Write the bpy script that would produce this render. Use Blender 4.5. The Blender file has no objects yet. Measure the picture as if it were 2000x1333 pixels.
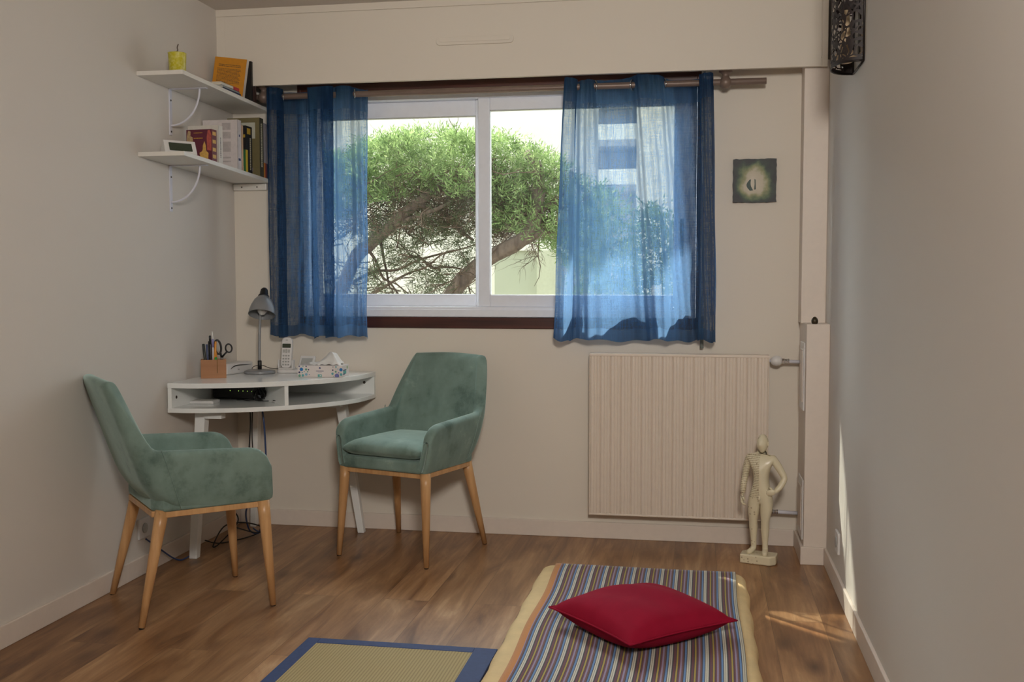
import bpy, math, random
from mathutils import noise as mnoise
from mathutils import Vector, Matrix
random.seed(7)
PI = math.pi
scene = bpy.context.scene
COL = scene.collection

# ------------------------------------------------------------------ camera
CAM = Vector((2.284118, -4.947082, 1.227888))
FW = Vector((-0.1750541, 0.98284411, -0.05808196)).normalized()
UP = Vector((-0.00949905, 0.05730415, 0.99831158))
RT = FW.cross(UP).normalized()
UP = RT.cross(FW).normalized()
cd = bpy.data.cameras.new('camera')
cam = bpy.data.objects.new('camera', cd)
COL.objects.link(cam)
cam.matrix_world = Matrix(((RT.x, UP.x, -FW.x, CAM.x), (RT.y, UP.y, -FW.y, CAM.y), (RT.z, UP.z, -FW.z, CAM.z), (0, 0, 0, 1)))
cd.sensor_width = 36
cd.lens = 37.007
cd.clip_start = 0.05
scene.camera = cam
FPX = 2055.96

def P(px, py, Y):
    """a point of the photograph at depth plane Y, used to read sizes off the outdoor trees"""
    d = FW + RT * ((px - 1000) / FPX) - UP * ((py - 666.5) / FPX)
    return CAM + d * ((Y - CAM.y) / d.y)

# ------------------------------------------------------------------ light
scene.view_settings.view_transform = 'Standard'
scene.view_settings.look = 'None'
scene.view_settings.exposure = 0.08
scene.view_settings.gamma = 1
world = bpy.data.worlds.new('sky')
scene.world = world
world.use_nodes = True
wn = world.node_tree
# hazy summer sky: pale blue, with the wide bright aureole that surrounds the sun
wtc = wn.nodes.new('ShaderNodeTexCoord')
wdot = wn.nodes.new('ShaderNodeVectorMath')
wdot.operation = 'DOT_PRODUCT'
wdot.inputs[1].default_value = Vector((-1.0, 1.0, 1.14)).normalized()
wn.links.new(wtc.outputs['Generated'], wdot.inputs[0])
wmx = wn.nodes.new('ShaderNodeMath'); wmx.operation = 'MAXIMUM'; wmx.inputs[1].default_value = 0.0
wn.links.new(wdot.outputs['Value'], wmx.inputs[0])
wpw = wn.nodes.new('ShaderNodeMath'); wpw.operation = 'POWER'; wpw.inputs[1].default_value = 2.5
wn.links.new(wmx.outputs[0], wpw.inputs[0])
wma = wn.nodes.new('ShaderNodeMath'); wma.operation = 'MULTIPLY_ADD'; wma.inputs[1].default_value = 15.0; wma.inputs[2].default_value = 2.0
wn.links.new(wpw.outputs[0], wma.inputs[0])
wn.links.new(wma.outputs[0], wn.nodes['Background'].inputs[1])
wn.nodes['Background'].inputs[0].default_value = (0.90, 0.95, 1.0, 1)

def add_light(name, kind, loc, direction, energy, color, size=None):
    l = bpy.data.lights.new(name, kind)
    l.energy = energy
    l.color = color
    if kind == 'AREA':
        l.shape = 'DISK'
        l.size = size
        l.spread = math.radians(125)
    elif kind == 'SUN':
        l.angle = size
    o = bpy.data.objects.new(name, l)
    o.location = loc
    o.rotation_euler = Vector(direction).to_track_quat('-Z', 'Y').to_euler()
    COL.objects.link(o)
    return o

add_light('sun_light', 'SUN', (-6, 8, 7), (1.0, -1.0, -1.14), 17.0, (1.0, 0.90, 0.74), math.radians(0.6))
# added fill lamp above the camera, standing in for a flash
add_light('camera_fill_light', 'AREA', (2.5, -5.0, 2.15), (-0.20, 1.0, -0.12), 33.0, (1.0, 0.935, 0.865), 0.5)

# ------------------------------------------------------------------ materials
MATS = {}

def srgb(c):
    return tuple((x / 12.92 if x <= 0.04045 else ((x + 0.055) / 1.055) ** 2.4) for x in [v / 255 for v in c]) + (1,)

class N:
    def __init__(s, name):
        s.m = bpy.data.materials.new(name)
        s.m.use_nodes = True
        s.t = s.m.node_tree
        s.b = s.t.nodes['Principled BSDF']
        s.out = s.t.nodes['Material Output']
    def n(s, kind, **kw):
        x = s.t.nodes.new(kind)
        for k, v in kw.items():
            if k in x.inputs:
                x.inputs[k].default_value = v
            else:
                setattr(x, k, v)
        return x
    def l(s, a, b):
        s.t.links.new(a, b)
    def coord(s, scale=(1, 1, 1), rot=(0, 0, 0), kind='Object'):
        c = s.n('ShaderNodeTexCoord')
        m = s.n('ShaderNodeMapping')
        m.inputs['Scale'].default_value = scale
        m.inputs['Rotation'].default_value = rot
        s.l(c.outputs[kind], m.inputs[0])
        return m.outputs[0]
    def noise(s, vec, scale, detail=4, rough=0.6):
        x = s.n('ShaderNodeTexNoise')
        x.inputs['Scale'].default_value = scale
        x.inputs['Detail'].default_value = detail
        x.inputs['Roughness'].default_value = rough
        s.l(vec, x.inputs['Vector'])
        return x.outputs['Fac']
    def ramp(s, fac, stops, interp='LINEAR'):
        r = s.n('ShaderNodeValToRGB')
        r.color_ramp.interpolation = interp
        e = r.color_ramp.elements
        while len(e) < len(stops):
            e.new(0.5)
        for i, (p, c) in enumerate(stops):
            e[i].position = p
            e[i].color = c
        s.l(fac, r.inputs[0])
        return r.outputs[0]
    def mix(s, fac, a, b, kind='MIX'):
        x = s.n('ShaderNodeMix', data_type='RGBA', blend_type=kind)
        for sock, v in ((x.inputs[0], fac), (x.inputs[6], a), (x.inputs[7], b)):
            if hasattr(v, 'links') or hasattr(v, 'is_output'):
                s.l(v, sock)
            else:
                sock.default_value = v
        return x.outputs[2]
    def math(s, op, a, b=0.0):
        x = s.n('ShaderNodeMath', operation=op)
        for i, v in ((0, a), (1, b)):
            if isinstance(v, (int, float)):
                x.inputs[i].default_value = v
            else:
                s.l(v, x.inputs[i])
        return x.outputs[0]
    def bump(s, h, strength=0.2, dist=0.01):
        x = s.n('ShaderNodeBump')
        x.inputs['Strength'].default_value = strength
        x.inputs['Distance'].default_value = dist
        s.l(h, x.inputs['Height'])
        s.l(x.outputs[0], s.b.inputs['Normal'])

def plain(name, rgb, rough=0.5, metal=0.0, var=0.06, scale=30, bump=0.0, sheen=0.0, spec=0.5):
    """a paint, plastic or metal with a little tone variation of its own"""
    if name in MATS:
        return MATS[name]
    n = N(name)
    c = srgb(rgb)
    v = n.coord()
    f = n.noise(v, scale, 3)
    d = tuple(x * (1 - var) for x in c[:3]) + (1,)
    u = tuple(min(1, x * (1 + var)) for x in c[:3]) + (1,)
    n.l(n.ramp(f, [(0.3, d), (0.7, u)]), n.b.inputs['Base Color'])
    n.b.inputs['Roughness'].default_value = rough
    n.b.inputs['Metallic'].default_value = metal
    n.b.inputs['Specular IOR Level'].default_value = spec
    if sheen:
        n.b.inputs['Sheen Weight'].default_value = sheen
    if bump:
        n.bump(f, bump, 0.004)
    MATS[name] = n.m
    return n.m

def mat_wall(name, rgb):
    n = N(name)
    v = n.coord()
    big = n.noise(v, 0.9, 3)
    c = srgb(rgb)
    col = n.ramp(big, [(0.3, tuple(x * 0.975 for x in c[:3]) + (1,)), (0.7, c)])
    n.l(col, n.b.inputs['Base Color'])
    n.b.inputs['Roughness'].default_value = 0.75
    n.b.inputs['Specular IOR Level'].default_value = 0.25
    n.bump(n.noise(v, 160, 3), 0.08, 0.002)
    return n.m

def mat_floor():
    n = N('oak_planks')
    v = n.coord(rot=(0, 0, PI / 2))
    br = n.n('ShaderNodeTexBrick')
    br.offset = 0.37
    br.inputs['Scale'].default_value = 1.0
    br.inputs['Brick Width'].default_value = 1.75
    br.inputs['Row Height'].default_value = 0.182
    br.inputs['Mortar Size'].default_value = 0.0012
    br.inputs['Mortar Smooth'].default_value = 0.3
    br.inputs['Color1'].default_value = (0.0, 0.0, 0.0, 1)
    br.inputs['Color2'].default_value = (1, 1, 1, 1)
    br.inputs['Mortar'].default_value = (0.5, 0.5, 0.5, 1)
    n.l(v, br.inputs['Vector'])
    plank = n.math('MULTIPLY', br.outputs['Color'], 1.0)
    # every plank gets its own piece of grain
    sep = n.n('ShaderNodeSeparateXYZ')
    tc = n.n('ShaderNodeTexCoord')
    n.l(tc.outputs['Object'], sep.inputs[0])
    cmb = n.n('ShaderNodeCombineXYZ')
    n.l(n.math('MULTIPLY', sep.outputs[0], 6.0), cmb.inputs[0])
    n.l(n.math('MULTIPLY', sep.outputs[1], 0.9), cmb.inputs[1])
    n.l(n.math('MULTIPLY', plank, 37.0), cmb.inputs[2])
    g1 = n.noise(cmb.outputs[0], 1.6, 6, 0.62)
    g1.node.inputs['Distortion'].default_value = 0.9
    cmb2 = n.n('ShaderNodeCombineXYZ')
    n.l(n.math('MULTIPLY', sep.outputs[0], 95.0), cmb2.inputs[0])
    n.l(n.math('MULTIPLY', sep.outputs[1], 3.0), cmb2.inputs[1])
    n.l(n.math('MULTIPLY', plank, 11.0), cmb2.inputs[2])
    g2 = n.noise(cmb2.outputs[0], 1.0, 3, 0.5)
    vor = n.n('ShaderNodeTexVoronoi')
    vor.inputs['Scale'].default_value = 1.0
    cmb3 = n.n('ShaderNodeCombineXYZ')
    n.l(n.math('MULTIPLY', sep.outputs[0], 5.2), cmb3.inputs[0])
    n.l(n.math('MULTIPLY', sep.outputs[1], 2.2), cmb3.inputs[1])
    n.l(n.math('MULTIPLY', plank, 5.0), cmb3.inputs[2])
    n.l(cmb3.outputs[0], vor.inputs['Vector'])
    knot = n.ramp(vor.outputs['Distance'], [(0.03, (1, 1, 1, 1)), (0.20, (0, 0, 0, 1))])
    base = n.ramp(g1, [(0.27, srgb((100, 66, 40))), (0.42, srgb((144, 104, 69))), (0.58, srgb((174, 134, 95))), (0.75, srgb((206, 170, 129)))])
    tone = n.ramp(plank, [(0.0, (0.80, 0.77, 0.74, 1)), (1.0, (1.12, 1.10, 1.07, 1))])
    c = n.mix(1.0, base, tone, 'MULTIPLY')
    fine = n.ramp(g2, [(0.3, (0.84, 0.82, 0.80, 1)), (0.7, (1.06, 1.06, 1.06, 1))])
    c = n.mix(1.0, c, fine, 'MULTIPLY')
    kf = n.math('MULTIPLY', knot, 0.8)
    c = n.mix(kf, c, srgb((72, 44, 26)))
    seam = n.math('MULTIPLY', br.outputs['Fac'], 0.55)
    c = n.mix(seam, c, srgb((70, 46, 30)))
    n.l(c, n.b.inputs['Base Color'])
    n.l(n.ramp(g1, [(0.2, (0.30, 0.30, 0.30, 1)), (0.8, (0.42, 0.42, 0.42, 1))]), n.b.inputs['Roughness'])
    n.b.inputs['Specular IOR Level'].default_value = 0.45
    n.bump(n.math('SUBTRACT', g2, n.math('MULTIPLY', br.outputs['Fac'], 1.5)), 0.12, 0.002)
    return n.m

def mat_wood(name, dark, light, axis='Z', rough=0.45, scale=1.0):
    n = N(name)
    sc = {'Z': (26, 26, 1.4), 'X': (1.4, 26, 26), 'Y': (26, 1.4, 26)}[axis]
    v = n.coord(scale=tuple(x * scale for x in sc))
    f = n.noise(v, 1.5, 4, 0.55)
    n.l(n.ramp(f, [(0.3, srgb(dark)), (0.7, srgb(light))]), n.b.inputs['Base Color'])
    n.b.inputs['Roughness'].default_value = rough
    n.bump(f, 0.05, 0.002)
    return n.m

def mat_velvet():
    n = N('sage_velvet')
    v = n.coord()
    f = n.noise(v, 6.5, 5, 0.66)
    f2 = n.noise(n.coord(scale=(1, 1, 0.5)), 13.0, 3, 0.5)
    col = n.ramp(f, [(0.33, srgb((86, 107, 100))), (0.45, srgb((117, 139, 131))), (0.62, srgb((129, 152, 144))), (0.72, srgb((158, 179, 171)))])
    col = n.mix(0.25, col, n.ramp(f2, [(0.35, srgb((84, 104, 94))), (0.6, srgb((130, 150, 138)))]))
    n.l(col, n.b.inputs['Base Color'])
    n.b.inputs['Roughness'].default_value = 0.8
    n.b.inputs['Specular IOR Level'].default_value = 0.2
    n.b.inputs['Sheen Weight'].default_value = 0.55
    n.b.inputs['Sheen Roughness'].default_value = 0.35
    n.b.inputs['Sheen Tint'].default_value = (0.75, 0.95, 0.88, 1)
    n.bump(f2, 0.10, 0.004)
    return n.m

def mat_curtain(name, open_share, tint=1.0):
    n = N(name)
    warp = n.noise(n.coord(scale=(650, 650, 14)), 1.0, 2, 0.5)
    weft = n.noise(n.coord(scale=(16, 16, 650)), 1.0, 2, 0.5)
    slub = n.noise(n.coord(scale=(120, 120, 6)), 1.0, 2, 0.5)
    col = n.ramp(slub, [(0.3, srgb((34, 58, 88))), (0.7, srgb((48, 78, 112)))])
    dif = n.n('ShaderNodeBsdfDiffuse')
    tr = n.n('ShaderNodeBsdfTranslucent')
    n.l(col, dif.inputs[0])
    tr.inputs[0].default_value = srgb((90, 126, 170))
    mx = n.n('ShaderNodeMixShader')
    mx.inputs[0].default_value = 0.5
    n.l(dif.outputs[0], mx.inputs[1])
    n.l(tr.outputs[0], mx.inputs[2])
    tp = n.n('ShaderNodeBsdfTransparent')
    tp.inputs[0].default_value = (0.84, 0.90, 0.96, 1)
    s = n.math('ADD', n.math('MULTIPLY', warp, 0.45), n.math('MULTIPLY', weft, 0.30))
    s = n.math('ADD', s, n.math('MULTIPLY', slub, 0.25))
    lo = max(0.0, open_share - 0.20)
    hi = min(1.0, open_share + 0.20)
    fac = n.ramp(s, [(0.36, (hi, hi, hi, 1)), (0.64, (lo, lo, lo, 1))])
    # an open weave closes up when it is seen edge-on
    lw = n.n('ShaderNodeLayerWeight')
    lw.inputs[0].default_value = 0.5
    fac = n.math('MULTIPLY', fac, n.math('POWER', n.math('SUBTRACT', 1.0, lw.outputs['Facing']), 0.8))
    m2 = n.n('ShaderNodeMixShader')
    n.l(fac, m2.inputs[0])
    n.l(mx.outputs[0], m2.inputs[1])
    n.l(tp.outputs[0], m2.inputs[2])
    n.l(m2.outputs[0], n.out.inputs[0])
    return n.m

def mat_glass():
    n = N('window_glass')
    tp = n.n('ShaderNodeBsdfTransparent')
    tp.inputs[0].default_value = (0.95, 0.97, 0.95, 1)
    gl = n.n('ShaderNodeBsdfGlossy')
    gl.inputs['Roughness'].default_value = 0.02
    lw = n.n('ShaderNodeLayerWeight')
    lw.inputs[0].default_value = 0.5
    fr = n.math('ADD', n.math('MULTIPLY', n.math('POWER', lw.outputs['Facing'], 5.0), 0.5), 0.02)
    haze = n.n('ShaderNodeBsdfDiffuse')
    haze.inputs[0].default_value = (0.8, 0.8, 0.78, 1)
    smear = n.noise(n.coord(scale=(2.2, 1, 1.1)), 1.3, 4, 0.6)
    m0 = n.n('ShaderNodeMixShader')
    n.l(n.ramp(smear, [(0.45, (0.01, 0.01, 0.01, 1)), (0.75, (0.07, 0.07, 0.07, 1))]), m0.inputs[0])
    n.l(tp.outputs[0], m0.inputs[1])
    n.l(haze.outputs[0], m0.inputs[2])
    mx = n.n('ShaderNodeMixShader')
    n.l(fr, mx.inputs[0])
    n.l(m0.outputs[0], mx.inputs[1])
    n.l(gl.outputs[0], mx.inputs[2])
    n.l(mx.outputs[0], n.out.inputs[0])
    return n.m

def mat_leaf(name, a, b, c, trans=0.45):
    n = N(name)
    v = n.coord()
    f = n.noise(v, 9.0, 3, 0.7)
    col = n.ramp(f, [(0.3, srgb(a)), (0.5, srgb(b)), (0.7, srgb(c))])
    dif = n.n('ShaderNodeBsdfDiffuse')
    tr = n.n('ShaderNodeBsdfTranslucent')
    n.l(col, dif.inputs[0])
    n.l(col, tr.inputs[0])
    mx = n.n('ShaderNodeMixShader')
    mx.inputs[0].default_value = trans
    n.l(dif.outputs[0], mx.inputs[1])
    n.l(tr.outputs[0], mx.inputs[2])
    n.l(mx.outputs[0], n.out.inputs[0])
    return n.m

def mat_stripes():
    """woven cloth of narrow coloured stripes running along the bed"""
    n = N('striped_weave')
    tc = n.n('ShaderNodeTexCoord')
    uv = n.n('ShaderNodeSeparateXYZ')
    n.l(tc.outputs['UV'], uv.inputs[0])
    x = n.math('FRACT', n.math('MULTIPLY', uv.outputs[0], 1.0 / 0.0535))
    W_, B_, L_, M_, Y_, R_ = (206, 204, 186), (84, 130, 184), (144, 128, 160), (96, 32, 52), (170, 146, 40), (108, 62, 58)
    K_ = (38, 26, 40)
    seq = [(0.0, M_), (0.11, K_), (0.15, Y_), (0.24, K_), (0.28, M_), (0.36, L_), (0.46, R_), (0.55, K_), (0.60, B_), (0.70, K_), (0.74, W_), (0.81, (140, 130, 112)), (0.84, W_), (0.92, K_)]
    r = n.ramp(x, [(p, srgb(c)) for p, c in seq], 'CONSTANT')
    edge = n.math('LESS_THAN', uv.outputs[0], 0.022)
    c = n.mix(edge, r, srgb((196, 124, 44)))
    fuzz = n.noise(n.coord(scale=(500, 500, 500)), 1.0, 2)
    c = n.mix(1.0, c, n.ramp(fuzz, [(0.3, (0.85, 0.85, 0.85, 1)), (0.7, (1.1, 1.1, 1.1, 1))]), 'MULTIPLY')
    n.l(c, n.b.inputs['Base Color'])
    n.b.inputs['Roughness'].default_value = 0.85
    n.b.inputs['Sheen Weight'].default_value = 0.2
    n.bump(n.math('PINGPONG', x, 0.07), 0.4, 0.004)
    return n.m

def mat_tatami():
    n = N('rush_weave')
    tc = n.n('ShaderNodeTexCoord')
    sp = n.n('ShaderNodeSeparateXYZ')
    n.l(tc.outputs['Object'], sp.inputs[0])
    w = n.math('PINGPONG', n.math('MULTIPLY', sp.outputs[0], 1 / 0.0105), 0.5)
    w2 = n.math('PINGPONG', n.math('MULTIPLY', sp.outputs[1], 1 / 0.003), 0.5)
    c = n.ramp(w, [(0.05, srgb((140, 122, 80))), (0.3, srgb((178, 160, 112)))])
    c = n.mix(0.2, c, n.ramp(w2, [(0.1, srgb((130, 112, 76))), (0.3, srgb((190, 172, 124)))]))
    n.l(c, n.b.inputs['Base Color'])
    n.b.inputs['Roughness'].default_value = 0.8
    n.bump(w, 0.35, 0.003)
    return n.m

def mat_painting():
    n = N('painted_canvas')
    tc = n.n('ShaderNodeTexCoord')
    wob = n.n('ShaderNodeTexNoise')
    wob.inputs['Scale'].default_value = 16
    wob.inputs['Detail'].default_value = 6
    n.l(tc.outputs['Object'], wob.inputs['Vector'])
    vm = n.n('ShaderNodeVectorMath', operation='MULTIPLY_ADD')
    n.l(wob.outputs['Color'], vm.inputs[0])
    vm.inputs[1].default_value = (0.10, 0.0, 0.10)
    n.l(tc.outputs['Object'], vm.inputs[2])
    mp = n.n('ShaderNodeMapping')
    mp.inputs['Location'].default_value = (-0.052, 0, -0.040)
    mp.inputs['Scale'].default_value = (1.05, 0, 0.95)
    n.l(vm.outputs[0], mp.inputs[0])
    ln = n.n('ShaderNodeVectorMath', operation='LENGTH')
    n.l(mp.outputs[0], ln.inputs[0])
    d = ln.outputs['Value']
    col = n.ramp(d, [(0.0, srgb((206, 196, 178))), (0.046, srgb((188, 178, 154))), (0.060, srgb((140, 142, 98))), (0.076, srgb((84, 104, 66))), (0.090, srgb((32, 52, 38))), (0.108, srgb((10, 16, 18)))])
    n.l(col, n.b.inputs['Base Color'])
    n.b.inputs['Roughness'].default_value = 0.5
    return n.m

def mat_fretwork():
    """dark sheet metal pierced by scroll shaped holes"""
    n = N('pierced_dark_metal')
    tc = n.n('ShaderNodeTexCoord')
    uvn = n.n('ShaderNodeMapping')
    uvn.inputs['Scale'].default_value = (1, 1, 1)
    n.l(tc.outputs['UV'], uvn.inputs[0])
    wob = n.n('ShaderNodeTexNoise')
    wob.inputs['Scale'].default_value = 22
    wob.inputs['Detail'].default_value = 1
    n.l(uvn.outputs[0], wob.inputs['Vector'])
    vm = n.n('ShaderNodeVectorMath', operation='MULTIPLY_ADD')
    n.l(wob.outputs['Color'], vm.inputs[0])
    vm.inputs[1].default_value = (0.04, 0.04, 0)
    n.l(uvn.outputs[0], vm.inputs[2])
    vo = n.n('ShaderNodeTexVoronoi')
    vo.feature = 'DISTANCE_TO_EDGE'
    vo.inputs['Scale'].default_value = 38
    vo.inputs['Randomness'].default_value = 0.85
    n.l(vm.outputs[0], vo.inputs['Vector'])
    hole = n.math('GREATER_THAN', vo.outputs['Distance'], 0.115)
    sp = n.n('ShaderNodeSeparateXYZ')
    n.l(tc.outputs['UV'], sp.inputs[0])
    band = n.math('GREATER_THAN', sp.outputs[1], 0.014)
    hole = n.math('MULTIPLY', hole, band)
    tp = n.n('ShaderNodeBsdfTransparent')
    mx = n.n('ShaderNodeMixShader')
    n.l(hole, mx.inputs[0])
    n.b.inputs['Base Color'].default_value = srgb((40, 30, 28))
    n.b.inputs['Roughness'].default_value = 0.6
    n.b.inputs['Metallic'].default_value = 0.0
    n.l(n.b.outputs[0], mx.inputs[1])
    n.l(tp.outputs[0], mx.inputs[2])
    n.l(mx.outputs[0], n.out.inputs[0])
    return n.m

def mat_statue():
    """cream glazed resin, one half of the body engraved with fine muscle lines"""
    n = N('cream_glazed_resin')
    tc = n.n('ShaderNodeTexCoord')
    sp = n.n('ShaderNodeSeparateXYZ')
    n.l(tc.outputs['Object'], sp.inputs[0])
    wv = n.n('ShaderNodeTexWave')
    wv.bands_direction = 'Z'
    wv.inputs['Scale'].default_value = 42
    wv.inputs['Distortion'].default_value = 3.0
    wv.inputs['Detail'].default_value = 2
    wv.inputs['Detail Scale'].default_value = 8
    n.l(tc.outputs['Object'], wv.inputs['Vector'])
    half = n.math('LESS_THAN', sp.outputs[0], 0.004)
    tors = n.math('MULTIPLY', n.math('GREATER_THAN', sp.outputs[2], 0.29), half)
    tors = n.math('MULTIPLY', tors, n.math('LESS_THAN', sp.outputs[2], 0.475))
    line = n.ramp(wv.outputs['Fac'], [(0.12, (1, 1, 1, 1)), (0.35, (0, 0, 0, 1))])
    lf = n.math('MULTIPLY', line, tors)
    vo = n.n('ShaderNodeTexVoronoi')
    vo.inputs['Scale'].default_value = 55
    n.l(tc.outputs['Object'], vo.inputs['Vector'])
    dots = n.math('MULTIPLY', n.math('LESS_THAN', vo.outputs['Distance'], 0.2), half)
    mark = n.math('ADD', n.math('MULTIPLY', lf, 0.8), n.math('MULTIPLY', dots, 0.65))
    c = n.mix(mark, srgb((226, 216, 186)), srgb((148, 128, 94)))
    n.l(c, n.b.inputs['Base Color'])
    n.b.inputs['Roughness'].default_value = 0.3
    n.bump(n.math('SUBTRACT', 1.0, mark), 0.35, 0.003)
    return n.m

M = {}
M['wall'] = mat_wall('warm_white_wall_paint', (228, 220, 207))
M['wall_side'] = mat_wall('grey_white_wall_paint', (219, 213, 205))
M['ceiling'] = mat_wall('white_ceiling_paint', (216, 208, 200))
M['trim'] = plain('painted_trim', (226, 214, 202), 0.5, var=0.02)
M['floor'] = mat_floor()
M['pvc'] = plain('white_window_plastic', (236, 240, 248), 0.35, var=0.02)
M['darkwood'] = mat_wood('dark_red_wood', (52, 24, 18), (86, 42, 32), 'X', 0.4)
M['glass'] = mat_glass()
M['velvet'] = mat_velvet()
M['beech'] = mat_wood('honey_beech', (182, 136, 88), (212, 168, 118), 'Z', 0.35)
M['desk'] = plain('white_lacquered_board', (240, 242, 240), 0.14, var=0.01)
M['shelf'] = plain('white_shelf_board', (226, 222, 214), 0.35, var=0.02)
M['whitemetal'] = plain('white_coated_metal', (216, 216, 226), 0.35, var=0.02)
M['radiator'] = plain('cream_radiator_enamel', (228, 215, 200), 0.35, var=0.02)
M['chrome'] = plain('chrome', (200, 200, 200), 0.12, 1.0)
M['rod'] = plain('brown_metal_rod', (124, 106, 96), 0.4, 0.15)
M['curtain'] = mat_curtain('sheer_blue_cloth', 0.37)
M['curtain_hem'] = mat_curtain('folded_blue_cloth', 0.06)
M['black'] = plain('black_plastic', (24, 23, 23), 0.35, var=0.1)
M['silver'] = plain('silver_lamp_paint', (150, 152, 154), 0.35, 0.35, var=0.03)
M['whiteplastic'] = plain('white_plastic', (222, 220, 218), 0.35, var=0.02)
M['greyplastic'] = plain('grey_plastic', (176, 176, 172), 0.4, var=0.03)
M['lcd'] = plain('dark_green_lcd', (62, 70, 56), 0.25, var=0.1, scale=200)
M['screw'] = plain('dark_screw_metal', (92, 88, 84), 0.4, 0.8)

# ------------------------------------------------------------------ helpers
def thing(name, label, cat, loc=(0, 0, 0), rz=0.0, group=None):
    o = bpy.data.objects.new(name, None)
    o.empty_display_size = 0.1
    o.location = loc
    o.rotation_euler = (0, 0, rz)
    COL.objects.link(o)
    o['label'] = label
    o['category'] = cat
    if group:
        o['group'] = group
    return o

def tag(o, label, cat, group=None):
    o['label'] = label
    o['category'] = cat
    if group:
        o['group'] = group
    return o

def struct(o):
    o['kind'] = 'structure'
    return o

class MB:
    """collects vertices and faces, then links them as one mesh object"""
    def __init__(s):
        s.v = []
        s.f = []
        s.mi = []
        s.uv = {}
    def add(s, vs, fs, mi=0):
        k = len(s.v)
        s.v += [tuple(x) for x in vs]
        s.f += [tuple(i + k for i in f) for f in fs]
        s.mi += [mi] * len(fs)
        return s
    def box(s, x0, x1, y0, y1, z0, z1, mi=0, mat=None):
        vs = [Vector(p) for p in ((x0, y0, z0), (x1, y0, z0), (x1, y1, z0), (x0, y1, z0), (x0, y0, z1), (x1, y0, z1), (x1, y1, z1), (x0, y1, z1))]
        if mat:
            vs = [mat @ p for p in vs]
        return s.add(vs, [(0, 3, 2, 1), (4, 5, 6, 7), (0, 1, 5, 4), (1, 2, 6, 5), (2, 3, 7, 6), (3, 0, 4, 7)], mi)
    def prism(s, pts, z0, z1, mi=0, mat=None):
        n = len(pts)
        vs = [Vector((x, y, z0)) for x, y in pts] + [Vector((x, y, z1)) for x, y in pts]
        if mat:
            vs = [mat @ p for p in vs]
        fs = [tuple(range(n - 1, -1, -1)), tuple(range(n, 2 * n))] + [(i, (i + 1) % n, n + (i + 1) % n, n + i) for i in range(n)]
        return s.add(vs, fs, mi)
    def tube(s, pts, r, seg=10, mi=0, closed=False):
        pts = [Vector(p) for p in pts]
        n = len(pts)
        rr = r if isinstance(r, (list, tuple)) else [r] * n
        rings = []
        nrm = None
        for i, p in enumerate(pts):
            if closed:
                t = (pts[(i + 1) % n] - pts[i - 1])
            else:
                t = pts[min(i + 1, n - 1)] - pts[max(i - 1, 0)]
            t.normalize()
            if nrm is None:
                nrm = t.orthogonal().normalized()
            else:
                nrm = (nrm - t * nrm.dot(t))
                if nrm.length < 1e-5:
                    nrm = t.orthogonal()
                nrm.normalize()
            b = t.cross(nrm)
            rings.append([p + (nrm * math.cos(a) + b * math.sin(a)) * rr[i] for a in [2 * PI * k / seg for k in range(seg)]])
        vs = [v for ring in rings for v in ring]
        fs = []
        m = n if closed else n - 1
        for i in range(m):
            j = (i + 1) % n
            for k in range(seg):
                k2 = (k + 1) % seg
                fs.append((i * seg + k, i * seg + k2, j * seg + k2, j * seg + k))
        if not closed:
            fs.append(tuple(range(seg - 1, -1, -1)))
            fs.append(tuple((n - 1) * seg + k for k in range(seg)))
        return s.add(vs, fs, mi)
    def lathe(s, prof, seg=24, mi=0, mat=None, sy=1.0):
        vs = []
        for r, z in prof:
            for k in range(seg):
                a = 2 * PI * k / seg
                p = Vector((r * math.cos(a), r * math.sin(a) * sy, z))
                vs.append(mat @ p if mat else p)
        n = len(prof)
        fs = [(i * seg + k, i * seg + (k + 1) % seg, (i + 1) * seg + (k + 1) % seg, (i + 1) * seg + k) for i in range(n - 1) for k in range(seg)]
        if prof[0][0] > 1e-6:
            fs.append(tuple(range(seg - 1, -1, -1)))
        if prof[-1][0] > 1e-6:
            fs.append(tuple((n - 1) * seg + k for k in range(seg)))
        return s.add(vs, fs, mi)
    def grid(s, rows, mi=0, closed=False):
        nr, nc = len(rows), len(rows[0])
        vs = [p for r in rows for p in r]
        fs = []
        for i in range(nr - 1):
            for j in range(nc if closed else nc - 1):
                j2 = (j + 1) % nc
                fs.append((i * nc + j, i * nc + j2, (i + 1) * nc + j2, (i + 1) * nc + j))
        return s.add(vs, fs, mi)
    def build(s, name, mats, parent=None, smooth=False, bevel=0.0, subsurf=0, world=False, seg=2, solid=0.0, angle=35):
        me = bpy.data.meshes.new(name)
        vs = s.v
        if world and parent is not None:
            mw = Matrix.Rotation(-parent.rotation_euler[2], 4, 'Z') @ Matrix.Translation(-Vector(parent.location))
            vs = [tuple(mw @ Vector(v)) for v in vs]
        me.from_pydata(vs, [], s.f)
        if not isinstance(mats, (list, tuple)):
            mats = [mats]
        for m in mats:
            me.materials.append(m)
        for p, i in zip(me.polygons, s.mi):
            p.material_index = i
            p.use_smooth = smooth
        me.validate()
        me.update()
        o = bpy.data.objects.new(name, me)
        COL.objects.link(o)
        if parent is not None:
            o.parent = parent
        if solid:
            md = o.modifiers.new('thickness', 'SOLIDIFY')
            md.thickness = solid
            md.offset = 0
        if bevel:
            md = o.modifiers.new('rounded_edges', 'BEVEL')
            md.width = bevel
            md.segments = seg
            md.limit_method = 'ANGLE'
            md.angle_limit = math.radians(angle)
            md.harden_normals = False
        if subsurf:
            md = o.modifiers.new('smooth', 'SUBSURF')
            md.levels = subsurf
            md.render_levels = subsurf
        return o

def box(name, b, m, parent=None, bevel=0.0, world=False, mat=None, seg=2):
    return MB().box(*b, mat=mat).build(name, m, parent, bevel=bevel, world=world, seg=seg)

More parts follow.
